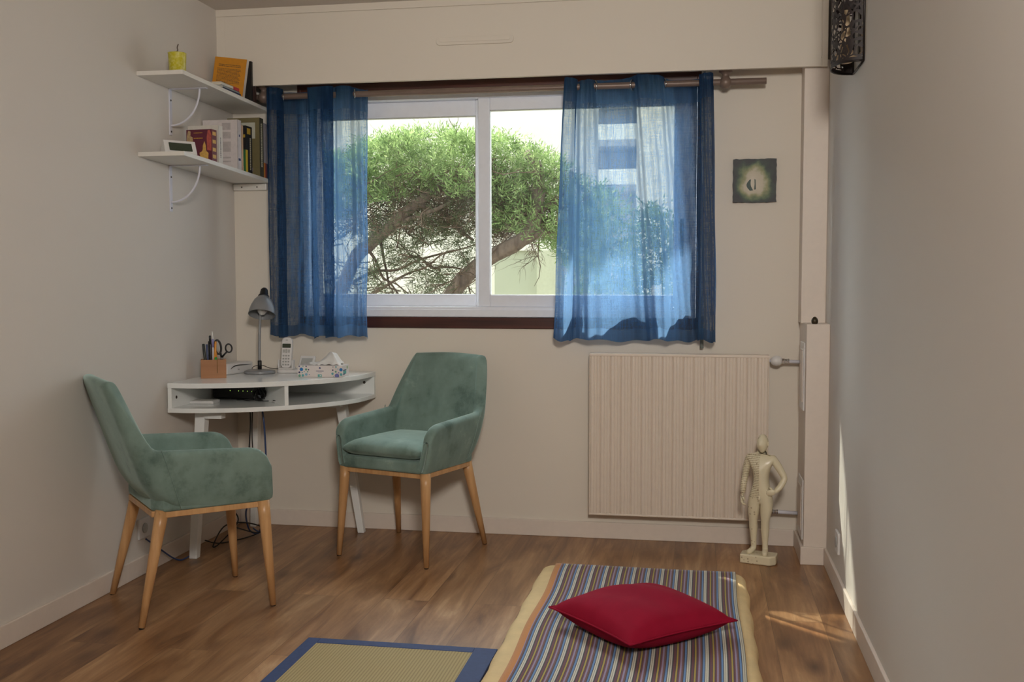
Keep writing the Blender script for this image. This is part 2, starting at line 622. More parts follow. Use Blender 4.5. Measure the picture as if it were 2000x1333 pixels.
def spline(pts, n):
    """Catmull-Rom through points, n samples"""
    pts = [Vector(p) for p in pts]
    out = []
    m = len(pts) - 1
    for k in range(n):
        t = k / (n - 1) * m
        i = min(int(t), m - 1)
        u = t - i
        p0, p1, p2, p3 = pts[max(i - 1, 0)], pts[i], pts[i + 1], pts[min(i + 2, m)]
        out.append(0.5 * ((2 * p1) + (p2 - p0) * u + (2 * p0 - 5 * p1 + 4 * p2 - p3) * u * u + (3 * p1 - p0 - 3 * p2 + p3) * u ** 3))
    return out

def text_mesh(name, s, size, m, parent, mat, extrude=0.0003):
    cu = bpy.data.curves.new(name, 'FONT')
    cu.body = s
    cu.size = size
    cu.extrude = extrude
    cu.align_x = 'CENTER'
    cu.align_y = 'CENTER'
    tmp = bpy.data.objects.new(name + '_tmp', cu)
    COL.objects.link(tmp)
    dg = bpy.context.evaluated_depsgraph_get()
    me = bpy.data.meshes.new_from_object(tmp.evaluated_get(dg))
    bpy.data.objects.remove(tmp)
    me.transform(mat)
    me.materials.clear()
    me.materials.append(m)
    o = bpy.data.objects.new(name, me)
    COL.objects.link(o)
    o.parent = parent
    return o

# ================================================================== the room
W, YF, HC = 2.832, -6.4, 2.513
ZS, SD = 2.15, 0.173      # shutter box: underside height and depth
struct(box('floor', (-0.3, W + 0.3, YF - 0.1, 0.3, -0.12, 0.0), M['floor']))
struct(box('ceiling', (-0.3, W + 0.3, YF - 0.1, 0.3, HC, HC + 0.15), M['ceiling']))
struct(box('wall_left', (-0.2, 0.0, YF - 0.1, 0.25, -0.05, HC + 0.05), M['wall_side']))
struct(box('wall_right', (W, W + 0.2, YF - 0.1, 0.25, -0.05, HC + 0.05), M['wall_side']))
struct(box('wall_front', (-0.1, W + 0.1, YF - 0.2, YF, -0.05, HC + 0.05), M['wall']))
OX0, OX1, OZ0, OZ1 = 0.34, 2.284, 0.995, 2.178     # window opening in the back wall
b = MB()
b.box(-0.1, OX0, 0, 0.2, -0.05, HC + 0.05)
b.box(OX1, W + 0.1, 0, 0.2, -0.05, HC + 0.05)
b.box(OX0, OX1, 0, 0.2, -0.05, OZ0)
b.box(OX0, OX1, 0, 0.2, OZ1, HC + 0.05)
struct(b.build('wall_back', M['wall']))
BH, BT = 0.078, 0.012
struct(box('baseboard_left', (-0.001, BT, YF, 0.0, 0, BH), M['trim'], bevel=0.003))
struct(box('baseboard_back', (BT, 2.72, -BT, 0.0, 0, BH), M['trim'], bevel=0.003))
struct(box('baseboard_right', (W - BT, W, YF, -0.324, 0, BH), M['trim'], bevel=0.003))
# lowered shutter box along the window wall, with a framed front panel
b = MB()
b.box(0.0, W - 0.012, -SD + 0.004, 0.0, 2.185, HC)
b.box(0.0, W - 0.012, -SD + 0.004, -SD + 0.022, ZS, 2.19)
o = struct(b.build('trim_1', M['wall']))
p = box('front_panel', (0.045, W - 0.040, -SD, -SD + 0.004, ZS, 2.477), M['wall'], o, bevel=0.0015)
p2 = box('panel_bead', (0.0, W - 0.012, -SD - 0.002, -SD + 0.004, 2.480, HC), M['wall'], o, bevel=0.0015)
p3 = box('end_bead', (W - 0.036, W - 0.012, -SD - 0.002, -SD + 0.004, ZS - 0.002, 2.478), M['wall'], o, bevel=0.0015)
# boxed-in pipe duct in the right corner: slim upper part, deep lower part
o = struct(box('trim_2', (2.727, W, -0.135, 0.0, 1.035, ZS + 0.035), M['trim'], bevel=0.002))
o = struct(box('trim_3', (2.735, W, -0.312, 0.0, 0.0, 1.038), M['trim'], bevel=0.003))
struct(box('baseboard_duct', (2.722, W - BT, -0.324, -0.311, 0, BH), M['trim'], bevel=0.003))
struct(box('baseboard_duct_side', (2.722, 2.735, -0.312, -BT, 0, BH), M['trim'], bevel=0.003))
for z0, z1, y0, y1, lb in ((0.66, 0.955, -0.265, -0.10, 'flat white access plate on the duct side above the upper radiator pipe'), (0.10, 0.36, -0.285, -0.10, 'flat white access plate on the duct side near the baseboard')):
    t = thing('access_plate', lb, 'wall plate', (2.735, (y0 + y1) / 2, z0))
    box('cover', (2.729, 2.735, y0, y1, z0, z1), M['whiteplastic'], t, 0.002, world=True)
    box('raised_border', (2.726, 2.7295, y0 + 0.03, y1 - 0.03, z0 + 0.035, z1 - 0.035), M['trim'], t, 0.001, world=True)

# ------------------------------------------------------------------ window
win = bpy.data.objects.new('window_1', None)
win.location = (1.3, 0, OZ0)
COL.objects.link(win)
struct(win)
def ringframe(name, x0, x1, z0, z1, y0, y1, l, r, bt, tp, m, parent, bevel=0.002):
    b = MB()
    b.box(x0, x0 + l, y0, y1, z0, z1)
    b.box(x1 - r, x1, y0, y1, z0, z1)
    b.box(x0 + l, x1 - r, y0, y1, z0, z0 + bt)
    b.box(x0 + l, x1 - r, y0, y1, z1 - tp, z1)
    return b.build(name, m, parent, bevel=bevel, world=True)
ringframe('wooden_frame', OX0, OX1, OZ0, OZ1, -0.012, 0.18, 0.018, 0.018, 0.052, 0.04, M['darkwood'], win)
ringframe('outer_frame', OX0 + 0.019, OX1 - 0.019, 1.048, 2.137, 0.0, 0.13, 0.03, 0.03, 0.05, 0.045, M['pvc'], win)
box('sill_track', (OX0 + 0.05, OX1 - 0.05, -0.006, 0.012, 1.05, 1.085), M['pvc'], win, 0.002, world=True)
def sash(x0, x1, y0, y1, z0, z1, l, r, bt, tp, hx):
    s = ringframe('sash', x0, x1, z0, z1, y0, y1, l, r, bt, tp, M['pvc'], win, 0.004)
    ym = (y0 + y1) / 2
    MB().box(x0 + l - 0.004, x1 - r + 0.004, ym - 0.002, ym + 0.002, z0 + bt - 0.004, z1 - tp + 0.004).build('glass', M['glass'], s, world=False).location = -Vector((0, 0, 0))
    ringframe('gasket', x0 + l - 0.003, x1 - r + 0.003, z0 + bt - 0.003, z1 - tp + 0.003, y0 + 0.004, y1 - 0.004, 0.005, 0.005, 0.004, 0.006, M['greyplastic'], s, 0)
    box('handle', (hx - 0.008, hx + 0.008, y0 - 0.012, y0, 1.335, 1.51), M['black'], s, 0.004)
    return s
s2 = sash(1.236, 2.240, 0.014, 0.05, 1.098, 2.094, 0.057, 0.076, 0.058, 0.060, 2.20)
s1 = sash(0.375, 1.275, 0.056, 0.092, 1.098, 2.092, 0.06, 0.06, 0.060, 0.075, 0.40)
# all sub-parts were written in room coordinates: bring them into the window's frame
for s in (s1, s2):
    for c in s.children:
        c.data.transform(Matrix.Translation(-Vector(win.location)))

# ------------------------------------------------------------------ outdoors
EXT = {
    'render': plain('white_facade_render', (208, 206, 194), 0.85, var=0.03, scale=1.5),
    'sage': plain('grey_green_facade_render', (156, 160, 140), 0.85, var=0.03, scale=2),
    'concrete': plain('pale_concrete', (150, 150, 148), 0.85, var=0.06, scale=3),
    'ground': plain('dry_garden_soil', (120, 112, 84), 0.95, var=0.25, scale=2),
    'bark': mat_wood('grey_brown_bark', (62, 50, 42), (110, 94, 82), 'Z', 0.9, 0.7),
    'dark': plain('dark_window_glass', (60, 66, 72), 0.15, var=0.05),
}
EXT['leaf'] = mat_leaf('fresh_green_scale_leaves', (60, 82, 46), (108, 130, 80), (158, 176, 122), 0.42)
EXT['leafdark'] = mat_leaf('shaded_green_scale_leaves', (50, 58, 42), (72, 80, 56), (94, 102, 76), 0.3)  # shade inside the crown is put into this darker leaf colour
EXT['dry'] = mat_leaf('dry_brown_twigs', (70, 58, 50), (96, 82, 70), (120, 106, 92), 0.2)
EXT['shrub'] = mat_leaf('yellow_green_shrub_leaves', (72, 94, 52), (108, 128, 72), (146, 158, 100), 0.45)
GZ = -3.2
tag(box('garden_ground', (-9, 10, 0.25, 16, GZ - 0.3, GZ), EXT['ground']), 'dry garden soil below the window, outside between house and facade', 'ground')
t = thing('apartment_building', 'large pale facade filling the view behind the evergreen tree', 'building', (-2.0, 9.5, GZ))
box('facade_wall', (-8, 0.86, 9.0, 10.0, GZ, 4.0), EXT['render'], t, world=True)
box('side_wing', (-0.32, 0.50, 8.4, 9.0, GZ, 1.60), EXT['sage'], t, world=True)
box('wing_coping', (-0.36, 0.54, 8.36, 9.0, 1.60, 1.65), EXT['render'], t, world=True)
box('wing_return', (0.245, 0.50, 8.30, 8.4, GZ, 1.60), plain('pale_grey_green_render', (172, 174, 152), 0.85), t, world=True)
t = thing('balcony_building', 'pale block with stacked balconies seen through the right blue curtain', 'building', (1.0, 12.6, GZ))
box('facade_wall', (0.2, 1.9, 12.6, 13.6, GZ, 7.0), EXT['concrete'], t, world=True)
for z in (2.62, 3.32, 4.02, 4.72):
    f = box('balcony', (0.2, 1.40, 11.7, 12.6, z, z + 0.10), EXT['concrete'], t, world=True)
    MB().box(-0.8, 0.40, -0.90, -0.84, z - GZ + 0.10, z - GZ + 0.34).build('parapet', EXT['render'], f)
box('corner_column', (1.30, 1.86, 11.6, 12.6, GZ, 7.0), EXT['render'], t, world=True)
# unseen slabs added left of the window to limit the sun coming in
t = thing('sun_block_wall', 'unseen wall added outside left of the window to block sun', 'wall', (-1.9, 2.95, GZ))
box('side_blocker', (-3.8, -1.62, 2.85, 3.1, GZ, 6.5), EXT['render'], t, world=True)
box('upper_blocker', (-3.8, -0.45, 2.85, 3.1, 4.97, 7.5), EXT['render'], t, world=True)

def spray(mb, p, d, L, k, w):
    """one feathery cypress spray: a stem with side blades"""
    d = Vector(d).normalized()
    side = d.cross(Vector((random.uniform(-1, 1), random.uniform(-1, 1), random.uniform(-1, 1)))).normalized()
    for i in range(k):
        t = i / k
        q = p + d * (L * t)
        s = side if i % 2 else -side
        dd = (d * 1.0 + s * random.uniform(0.5, 0.9) + Vector((random.uniform(-.25, .25), random.uniform(-.25, .25), random.uniform(-.25, .25)))).normalized()
        l = L * (0.55 - 0.28 * t) * random.uniform(0.7, 1.2)
        nn = dd.cross(Vector((random.uniform(-1, 1), random.uniform(-1, 1), random.uniform(-1, 1)))).normalized() * w
        mb.add([q, q + dd * l * 0.5 + nn, q + dd * l, q + dd * l * 0.5 - nn], [(0, 1, 2, 3)])

tree = thing('evergreen_tree', 'wide evergreen tree with leaning forked trunks right outside the window', 'tree', tuple(P(760, 900, 4.3))[:2] + (GZ,))
b = MB()
TY = 4.3
def trunk(mb, pts, Y0, rad):
    pp = [P(x, y, Y0 + dy) for x, y, dy in pts]
    c = spline(pp, 26)
    rr = [rad[0] + (rad[1] - rad[0]) * i / 25 for i in range(26)]
    rr = [r * random.uniform(0.92, 1.08) for r in rr]
    mb.tube(c, rr, 10)
base_pt = P(760, 900, TY)
trunk(b, [(820, 690, 0.1), (870, 600, 0), (905, 545, 0), (960, 502, 0), (1020, 468, -0.1), (1045, 425, -0.1), (1052, 340, 0.0), (1030, 300, 0.1)], TY, (0.085, 0.05))
trunk(b, [(1008, 478, -0.1), (1035, 466, -0.1), (1062, 452, -0.15)], TY, (0.055, 0.025))
trunk(b, [(640, 640, 0.2), (690, 512, 0.1), (722, 478, 0.1), (765, 440, 0.05), (805, 405, 0), (850, 372, 0.1), (900, 335, 0.2)], TY, (0.07, 0.035))
trunk(b, [(722, 470, 0.1), (790, 432, 0.0), (850, 410, -0.1), (880, 395, -0.1)], TY, (0.03, 0.012))
trunk(b, [(815, 400, 0), (870, 420, 0.2), (905, 455, 0.3), (925, 470, 0.3)], TY, (0.03, 0.012))
trunk(b, [(1040, 420, -0.1), (1075, 400, 0), (1110, 370, 0.1)], TY, (0.03, 0.012))
trunk(b, [(590, 470, 0.3), (640, 400, 0.3), (700, 350, 0.3)], TY, (0.04, 0.02))
lo = [P(820, 690, TY + 0.1), P(790, 780, TY + 0.1), Vector((base_pt.x, TY, GZ + 1.5)), Vector((base_pt.x, TY, GZ))]
b.tube(spline(lo, 14), [0.09 + 0.008 * i for i in range(14)], 10)
lo = [P(640, 640, TY + 0.2), P(650, 760, TY + 0.2), Vector((base_pt.x - 0.1, TY, GZ + 1.2)), Vector((base_pt.x, TY, GZ))]
b.tube(spline(lo, 14), [0.075 + 0.008 * i for i in range(14)], 10)
b.build('trunk', EXT['bark'], tree, smooth=True, world=True)
# twigs
b = MB()
def twig(mb, p, d, L, r, depth=0):
    pts = [p]
    d = Vector(d).normalized()
    n = 5
    for i in range(n):
        d = (d + Vector((random.uniform(-.35, .35), random.uniform(-.35, .35), random.uniform(-.30, .30)))).normalized()
        pts.append(pts[-1] + d * (L / n))
    mb.tube(pts, [r * (1 - 0.75 * i / n) for i in range(n + 1)], 4)
    if depth < 2:
        for k in range(3):
            q = pts[random.randint(1, n)]
            twig(mb, q, d + Vector((random.uniform(-1, 1), random.uniform(-.6, .6), random.uniform(-.8, .8))), L * 0.55, r * 0.5, depth + 1)
for k in range(230):
    x = random.uniform(560, 1130)
    y = random.uniform(395, 600) if k % 3 else random.uniform(330, 420)
    if x > 955 and y > 500:
        continue
    twig(b, P(x, y, TY + random.uniform(-.3, .8)), (random.uniform(-1, 1), random.uniform(-.4, .4), random.uniform(-.5, .6)), random.uniform(0.2, 0.55), 0.0085)
for a, c in (((690, 545), (940, 470)), ((700, 580), (900, 480)), ((720, 500), (800, 600)), ((560, 560), (720, 545)), ((740, 470), (770, 590)), ((800, 500), (930, 540))):
    pp = [P(a[0] + (c[0] - a[0]) * i / 6, a[1] + (c[1] - a[1]) * i / 6 + random.uniform(-10, 10), TY + random.uniform(-.1, .3)) for i in range(7)]
    b.tube(spline(pp, 18), [0.016 - 0.0006 * i for i in range(18)], 5)
b.build('twigs', EXT['dry'], tree, smooth=True, world=True)
# foliage
def top(x):
    pts = [(440, 330), (520, 322), (560, 305), (640, 296), (700, 285), (740, 268), (790, 248), (850, 254), (900, 250), (940, 256), (1000, 262), (1030, 270), (1060, 292), (1085, 300), (1110, 318), (1150, 352), (1200, 400), (1240, 440)]
    for (a, ya), (c, yc) in zip(pts, pts[1:]):
        if a <= x <= c:
            return ya + (yc - ya) * (x - a) / (c - a)
    return 400
g = MB()
dk = MB()
for k in range(11000):
    x = random.uniform(440, 1180)
    u = random.random()
    y = top(x) + 14 + 120 * u ** 1.15 + 8 * math.sin(x * 0.05)
    if 940 < x < 1100:
        y = top(x) + 12 + 185 * u ** 1.1
    if x > 1100:
        y = top(x) + 12 + 190 * u
    dep = random.uniform(-0.6, 0.9) * (0.4 + 0.6 * u)
    p = P(x, y, TY + 0.1 + dep)
    if mnoise.noise(p * 3.2) < -0.22 + 0.1 * u:
        continue
    spray(g, p, (random.uniform(-1, 1), random.uniform(-.8, .5), random.uniform(-0.1, 1.1)), random.uniform(0.08, 0.17), 6, 0.0055)
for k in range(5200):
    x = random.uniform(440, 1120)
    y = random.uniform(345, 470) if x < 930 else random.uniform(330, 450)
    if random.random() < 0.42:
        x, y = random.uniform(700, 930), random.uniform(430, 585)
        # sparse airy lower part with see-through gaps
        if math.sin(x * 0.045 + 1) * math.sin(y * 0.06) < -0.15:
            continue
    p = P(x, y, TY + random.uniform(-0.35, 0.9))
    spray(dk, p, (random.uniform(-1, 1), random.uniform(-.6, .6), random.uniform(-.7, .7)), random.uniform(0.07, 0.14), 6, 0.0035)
br_ = MB()
for k in range(3600):
    x = random.gauss(860, 95)
    y = random.uniform(325, 450)
    if k % 4 == 0:
        x, y = random.uniform(955, 1060), random.uniform(360, 470)
    p = P(x, y, TY + random.uniform(0.0, 0.9))
    if x > 1010 and y > 440:
        continue
    spray(br_, p, (random.uniform(-1, 1), random.uniform(-.6, .6), random.uniform(-.8, .5)), random.uniform(0.07, 0.15), 6, 0.0045)
o3 = br_.build('dead_foliage', EXT['dry'], tree, world=True)
o3['label'] = 'brown dead twiggy growth under the green crown'
o1 = g.build('foliage', EXT['leaf'], tree, world=True)
o1['label'] = 'bright green feathery crown'
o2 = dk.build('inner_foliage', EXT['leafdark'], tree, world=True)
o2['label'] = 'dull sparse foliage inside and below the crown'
def shrub(x0, x1, y0, y1, Y, label, n):
    c = P((x0 + x1) / 2, y1, Y)
    t = thing('garden_shrub', label, 'shrub', (c.x, c.y, GZ))
    s = MB()
    s.tube([Vector((c.x, c.y, GZ)), Vector((c.x + 0.05, c.y, (GZ + c.z) / 2)), Vector((c.x, c.y, c.z + 0.3))], [0.06, 0.05, 0.03], 8)
    s.build('stem', EXT['bark'], t, smooth=True, world=True)
    f = MB()
    for k in range(n):
        while True:
            a, e = random.uniform(-1, 1), random.uniform(-1, 1)
            if a * a + e * e < 1:
                break
        p = P((x0 + x1) / 2 + a * (x1 - x0) / 2, (y0 + y1) / 2 + e * (y1 - y0) / 2, Y + random.uniform(-.5, .5))
        spray(f, p, (random.uniform(-1, 1), random.uniform(-1, 1), random.uniform(-.5, 1)), random.uniform(0.12, 0.22), 5, 0.011)
    f.build('foliage', EXT['shrub'], t, world=True)
shrub(1110, 1240, 370, 640, 6.6, 'yellow-green shrub left of centre behind the right curtain', 900)
shrub(1225, 1330, 400, 640, 7.9, 'yellow-green shrub far right of the view behind the right curtain', 900)
tag(box('glint_post', (P(1273, 576, 7.2).x, P(1292, 576, 7.2).x, 7.15, 7.3, GZ, P(1280, 558, 7.2).z), EXT['render']), 'small white post added in place of a sun glint among the garden shrubs', 'post')  # made-up white post, imitates a bright sun reflection

# ------------------------------------------------------------------ curtain rod
RZ, RY, RR = 2.108, -0.100, 0.0145
t = thing('curtain_rod', 'brown metal curtain rod running below the shutter box', 'curtain rod', (1.35, RY, RZ))
MB().tube([(0.12, RY, RZ), (2.567, RY, RZ)], RR, 18).build('rod', M['rod'], t, smooth=True, world=True, bevel=0.001)
for x in (0.205, 2.389):
    MB().lathe([(0.0, 2.078), (0.012, 2.080), (0.024, 2.090), (0.0285, 2.104), (0.026, 2.118), (0.016, 2.129), (0.013, 2.138), (0.018, 2.146), (0.030, 2.152), (0.033, 2.186)], 22, mat=Matrix.Translation((x, RY, 0))).build('bracket', M['rod'], t, smooth=True, world=True)

# ------------------------------------------------------------------ curtains
def curtain(label, top_pts, bot_pts, z_top, z_bot, eyelets, sag, wav):
    x0 = top_pts[0][0]
    t = thing('curtain', label, 'curtain', (x0, RY, z_top), 0, 'blue sheer curtains')
    nc, nr = 340, 46
    tp = spline([(x, y, 0) for x, y in top_pts], nc)
    bp = spline([(x, y, 0) for x, y in bot_pts], nc)
    rows = []
    for i in range(nr):
        v = i / (nr - 1)
        w = v ** 0.8
        row = []
        for j in range(nc):
            a, c = tp[j], bp[j]
            u = j / (nc - 1)
            x = a.x + (c.x - a.x) * w
            y = a.y + (c.y - a.y) * w
            zt = z_top - sag(u)
            zb = z_bot + 0.006 * math.sin(u * 23 + wav) + 0.004 * math.sin(u * 61)
            z = zt + (zb - zt) * v
            ple = 0.35 + 0.65 * abs(math.sin(u * 11 + wav))
            y += 0.0055 * ple * math.sin(u * 150 + 1.2 * math.sin(z * 3 + wav)) + 0.003 * math.sin(z * 13 + u * 40 + wav) * v + 0.0012 * math.sin(z * 55 + u * 90)
            x += 0.003 * math.sin(z * 11 + u * 30 + wav) * v
            row.append(Vector((x, y, z)))
        rows.append(row)
    b = MB()
    b.grid(rows)
    for f in range(len(b.f)):
        r = f // (nc - 1)
        if r < 4 or r >= nr - 3:
            b.mi[f] = 1
    b.build('cloth', [M['curtain'], M['curtain_hem']], t, smooth=True, world=True)
    for x, y, ang in eyelets:
        m = Matrix.Translation((x, RY, RZ)) @ Matrix.Rotation(ang, 4, 'Z')
        ring = [m @ Vector((0, 0.022 * math.cos(2 * PI * k / 28), 0.022 * math.sin(2 * PI * k / 28))) for k in range(28)]
        MB().tube(ring, 0.0038, 8, closed=True).build('eyelet', M['chrome'], t, smooth=True, world=True)
    return t
ctop = [(.236, -.115), (.243, -.148), (.285, -.150), (.304, -.100), (.268, -.082), (.262, -.064), (.335, -.054), (.41, -.052), (.465, -.066), (.462, -.11), (.443, -.142), (.47, -.150), (.545, -.150), (.568, -.130), (.505, -.116), (.500, -.098), (.56, -.098), (.60, -.140), (.645, -.142), (.665, -.100), (.69, -.058), (.715, -.054)]
cbot = [(.233, -.115), (.250, -.150), (.290, -.145), (.318, -.115), (.270, -.100), (.275, -.080), (.335, -.075), (.37, -.075), (.43, -.085), (.475, -.105), (.462, -.13), (.470, -.150), (.535, -.150), (.562, -.132), (.515, -.118), (.510, -.100), (.555, -.100), (.60, -.145), (.65, -.140), (.675, -.110), (.70, -.105), (.724, -.12)]
curtain('blue sheer eyelet curtain on the left side of the window, above the desk', ctop, cbot, 2.146, 0.955, [(.302, 0, .5), (.661, 0, .4)], lambda u: 0.012 * (0.5 - 0.5 * math.cos(u * 9)), 0.3)
ctop = [(1.672, -.085), (1.671, -.135), (1.705, -.146), (1.728, -.110), (1.715, -.075), (1.75, -.128), (1.785, -.148), (1.806, -.100), (1.85, -.062), (1.93, -.060), (1.977, -.100), (2.00, -.140), (2.05, -.148), (2.10, -.138), (2.120, -.100), (2.15, -.062), (2.24, -.056), (2.285, -.085), (2.272, -.130), (2.295, -.148), (2.325, -.14), (2.335, -.10)]
cbot = [(1.616, -.095), (1.630, -.148), (1.665, -.150), (1.690, -.110), (1.700, -.080), (1.730, -.115), (1.78, -.148), (1.85, -.142), (1.92, -.095), (1.98, -.078), (2.04, -.095), (2.08, -.135), (2.13, -.148), (2.17, -.100), (2.21, -.070), (2.25, -.065), (2.285, -.085), (2.280, -.120), (2.305, -.145), (2.335, -.145), (2.350, -.12), (2.360, -.095)]
curtain('blue sheer eyelet curtain on the right side of the window, above the radiator', ctop, cbot, 2.148, 0.950, [(1.806, 0, .45), (1.977, 0, -.45), (2.117, 0, .45)], lambda u: 0.016 * (0.5 - 0.5 * math.cos(u * 12.5)), 1.7)
t = thing('shutter_crank', 'thin grey shutter crank rod hanging behind the right curtain', 'crank rod', (2.296, -0.035, 0.915))
MB().tube([(2.296, -0.035, 2.18), (2.296, -0.035, 0.915)], 0.006, 10).build('rod', M['greyplastic'], t, smooth=True, world=True)
MB().tube([(2.296, -0.035, 1.06), (2.296, -0.035, 0.912)], 0.0085, 12).build('grip', plain('grey_green_grip', (110, 114, 108), 0.5), t, smooth=True, world=True, bevel=0.001)

# ------------------------------------------------------------------ radiator
RX0, RX1, RZ0, RZ1 = 1.783, 2.597, 0.130, 0.888
t = thing('radiator', 'cream ribbed panel radiator mounted on the wall under the window', 'radiator', ((RX0 + RX1) / 2, -0.06, 0.0))
pts = [(RX0 + 0.004, -0.035)]
nfl = 17
fw = (RX1 - RX0 - 0.008) / nfl
for i in range(nfl):
    x = RX0 + 0.004 + i * fw
    for a, d in ((0.02, 0.004), (0.07, 0.0095), (0.16, 0.0112), (0.30, 0.0108), (0.37, 0.0085), (0.44, 0.0108), (0.58, 0.0108), (0.65, 0.0085), (0.72, 0.0108), (0.86, 0.0112), (0.94, 0.0095), (0.985, 0.004)):
        pts.append((x + a * fw, -0.083 - d))
pts.append((RX1 - 0.004, -0.035))
MB().prism(pts, RZ0 + 0.010, RZ1 - 0.012).build('ribbed_front_panel', M['radiator'], t, world=True)
b = MB()
b.box(RX0, RX1, -0.096, -0.034, RZ1 - 0.013, RZ1)
b.box(RX0, RX0 + 0.006, -0.092, -0.034, RZ0, RZ1 - 0.013)
b.box(RX1 - 0.006, RX1, -0.092, -0.034, RZ0, RZ1 - 0.013)
b.box(RX0, RX1, -0.094, -0.034, RZ0, RZ0 + 0.010)
b.build('casing', M['radiator'], t, world=True, bevel=0.003)
for x in (1.95, 2.42):
    box('wall_bracket', (x - 0.02, x + 0.02, -0.036, -0.001, 0.2, 0.8), M['radiator'], t, world=True)
MB().tube([(2.595, -0.075, 0.862), (2.735, -0.075, 0.858)], 0.008, 12).build('supply_pipe', M['whitemetal'], t, smooth=True, world=True)
MB().tube([(2.595, -0.075, 0.174), (2.735, -0.075, 0.170)], 0.0085, 12).build('return_pipe', M['whitemetal'], t, smooth=True, world=True)
MB().lathe([(0.0, -0.026), (0.014, -0.024), (0.021, -0.012), (0.0235, 0.0), (0.021, 0.014), (0.013, 0.023), (0.0, 0.025)], 20, mat=Matrix.Translation((2.628, -0.078, 0.862)) @ Matrix.Rotation(PI / 2, 4, 'Y')).build('thermostat_knob', M['whiteplastic'], t, smooth=True, world=True)
for z in (0.861, 0.173):
    x = 2.652 if z > 0.5 else 2.612
    b = MB()
    b.tube([(x, -0.075, z), (x + 0.012, -0.075, z)], 0.0125, 6)
    b.tube([(x + 0.013, -0.075, z), (x + 0.024, -0.075, z)], 0.0105, 6)
    b.tube([(x + 0.025, -0.075, z), (x + 0.032, -0.075, z)], 0.012, 6)
    b.build('valve_nut', M['chrome'], t, world=True, bevel=0.001)

# ------------------------------------------------------------------ wall things
pic = thing('canvas_picture', 'small square dark green painting hung right of the window', 'picture', (2.525, 0, 1.677))
n = 14
outl = []
for k in range(4):
    for i in range(n):
        a = -0.0965 + 0.193 * i / n
        j = random.uniform(-.0014, .0014)
        outl.append([(a, -0.098 + j), (0.0965 + j, a), (-a, 0.098 + j), (-0.0965 + j, -a)][k])
MB().prism(outl, 0, 0.016, mat=Matrix.Translation((0, -0.001, 0)) @ Matrix.Rotation(PI / 2, 4, 'X')).build('canvas', mat_painting(), pic)
dg = plain('dark_teal_paint', (34, 62, 54), 0.5)
cres = [(-0.020 + 0.000 * i - 0.016 * math.sin(PI * i / 10) , 0.006 - 0.0052 * i) for i in range(11)] + [(-0.006 - 0.006 * math.sin(PI * i / 8) - 0.010 * i / 8, -0.044 + 0.048 * i / 8) for i in range(9)]
MB().prism(cres, 0.0, 0.0006, mat=Matrix.Translation((0.0, -0.0171, 0)) @ Matrix.Rotation(PI / 2, 4, 'X')).build('brush_mark', dg, pic)
MB().prism([(-0.001, 0.008), (0.004, 0.004), (0.005, -0.020), (0.006, -0.040), (-0.002, -0.041), (0.000, -0.015)], 0.0, 0.0006, mat=Matrix.Translation((0, -0.0171, 0)) @ Matrix.Rotation(PI / 2, 4, 'X')).build('brush_mark', dg, pic)

t = thing('air_vent', 'slim rounded air vent strip on the front of the shutter box', 'air vent', (1.262, -SD, 2.3215))
def slot(x0, x1, z0, z1, r, n=6):
    out = []
    for cx, cz, a0 in ((x1 - r, z0 + r, -PI / 2), (x1 - r, z1 - r, 0), (x0 + r, z1 - r, PI / 2), (x0 + r, z0 + r, PI)):
        out += [(cx + r * math.cos(a0 + PI / 2 * i / n), cz + r * math.sin(a0 + PI / 2 * i / n)) for i in range(n + 1)]
    return out
RX = Matrix.Rotation(PI / 2, 4, 'X')
MB().prism(slot(-0.18, 0.18, -0.019, 0.019, 0.016), 0.0, 0.008, mat=RX).build('grille_body', M['wall'], t, bevel=0.002)
MB().prism(slot(-0.165, 0.165, -0.006, 0.012, 0.008), 0.008, 0.011, mat=RX).build('air_flap', M['wall'], t, bevel=0.001)

# pierced wall lamp on the right wall
LY, LZ0, LZ1, LP, LW = -1.02, 1.977, 2.40, 0.092, 0.125
t = thing('wall_lamp', 'dark pierced metal half-round wall lamp high on the right wall', 'wall lamp', (W, LY, LZ0))
me_rows = []
b = MB()
ns, nz = 28, 12
for i in range(nz + 1):
    z = LZ0 + (LZ1 - LZ0) * i / nz
    me_rows.append([Vector((W - 0.004 - LP * math.sin(PI * k / ns) ** 0.75, LY - LW * math.cos(PI * k / ns), z)) for k in range(ns + 1)])
b.grid(me_rows)
o = b.build('pierced_shade', mat_fretwork(), t, smooth=True, world=True)
uvl = o.data.uv_layers.new(name='UVMap')
for poly in o.data.polygons:
    for li, vi in zip(poly.loop_indices, poly.vertices):
        i, k = divmod(vi, ns + 1)
        uvl.data[li].uv = (k / ns * 0.34, (LZ1 - LZ0) * i / nz)
b = MB()
b.tube(me_rows[0], 0.0035, 8)
b.tube(me_rows[-1], 0.0035, 8)
b.tube([(W - 0.004, LY - LW, LZ0), (W - 0.004, LY - LW, LZ1)], 0.0035, 8)
b.tube([(W - 0.004, LY - LW, LZ0), (W - 0.004, LY + LW, LZ0)], 0.0035, 8)
b.tube([(W - 0.004, LY + LW, LZ0), (W - 0.004, LY + LW, LZ1)], 0.0035, 8)
dm = plain('dark_lamp_metal', (46, 40, 38), 0.4, 0.5)
b.build('rim', dm, t, smooth=True, world=True)
box('wall_strap', (W - 0.004, W, LY - 0.02, LY + 0.02, LZ0 + 0.05, LZ1), dm, t, world=True)
MB().lathe([(0.0, 0.0), (0.02, 0.002), (0.034, 0.010), (0.038, 0.022), (0.034, 0.034), (0.02, 0.05), (0.011, 0.19), (0.0, 0.19)], 20, mat=Matrix.Translation((W - 0.048, LY, LZ0 + 0.015))).build('bulb', plain('frosted_bulb', (222, 196, 160), 0.3), t, smooth=True, world=True)
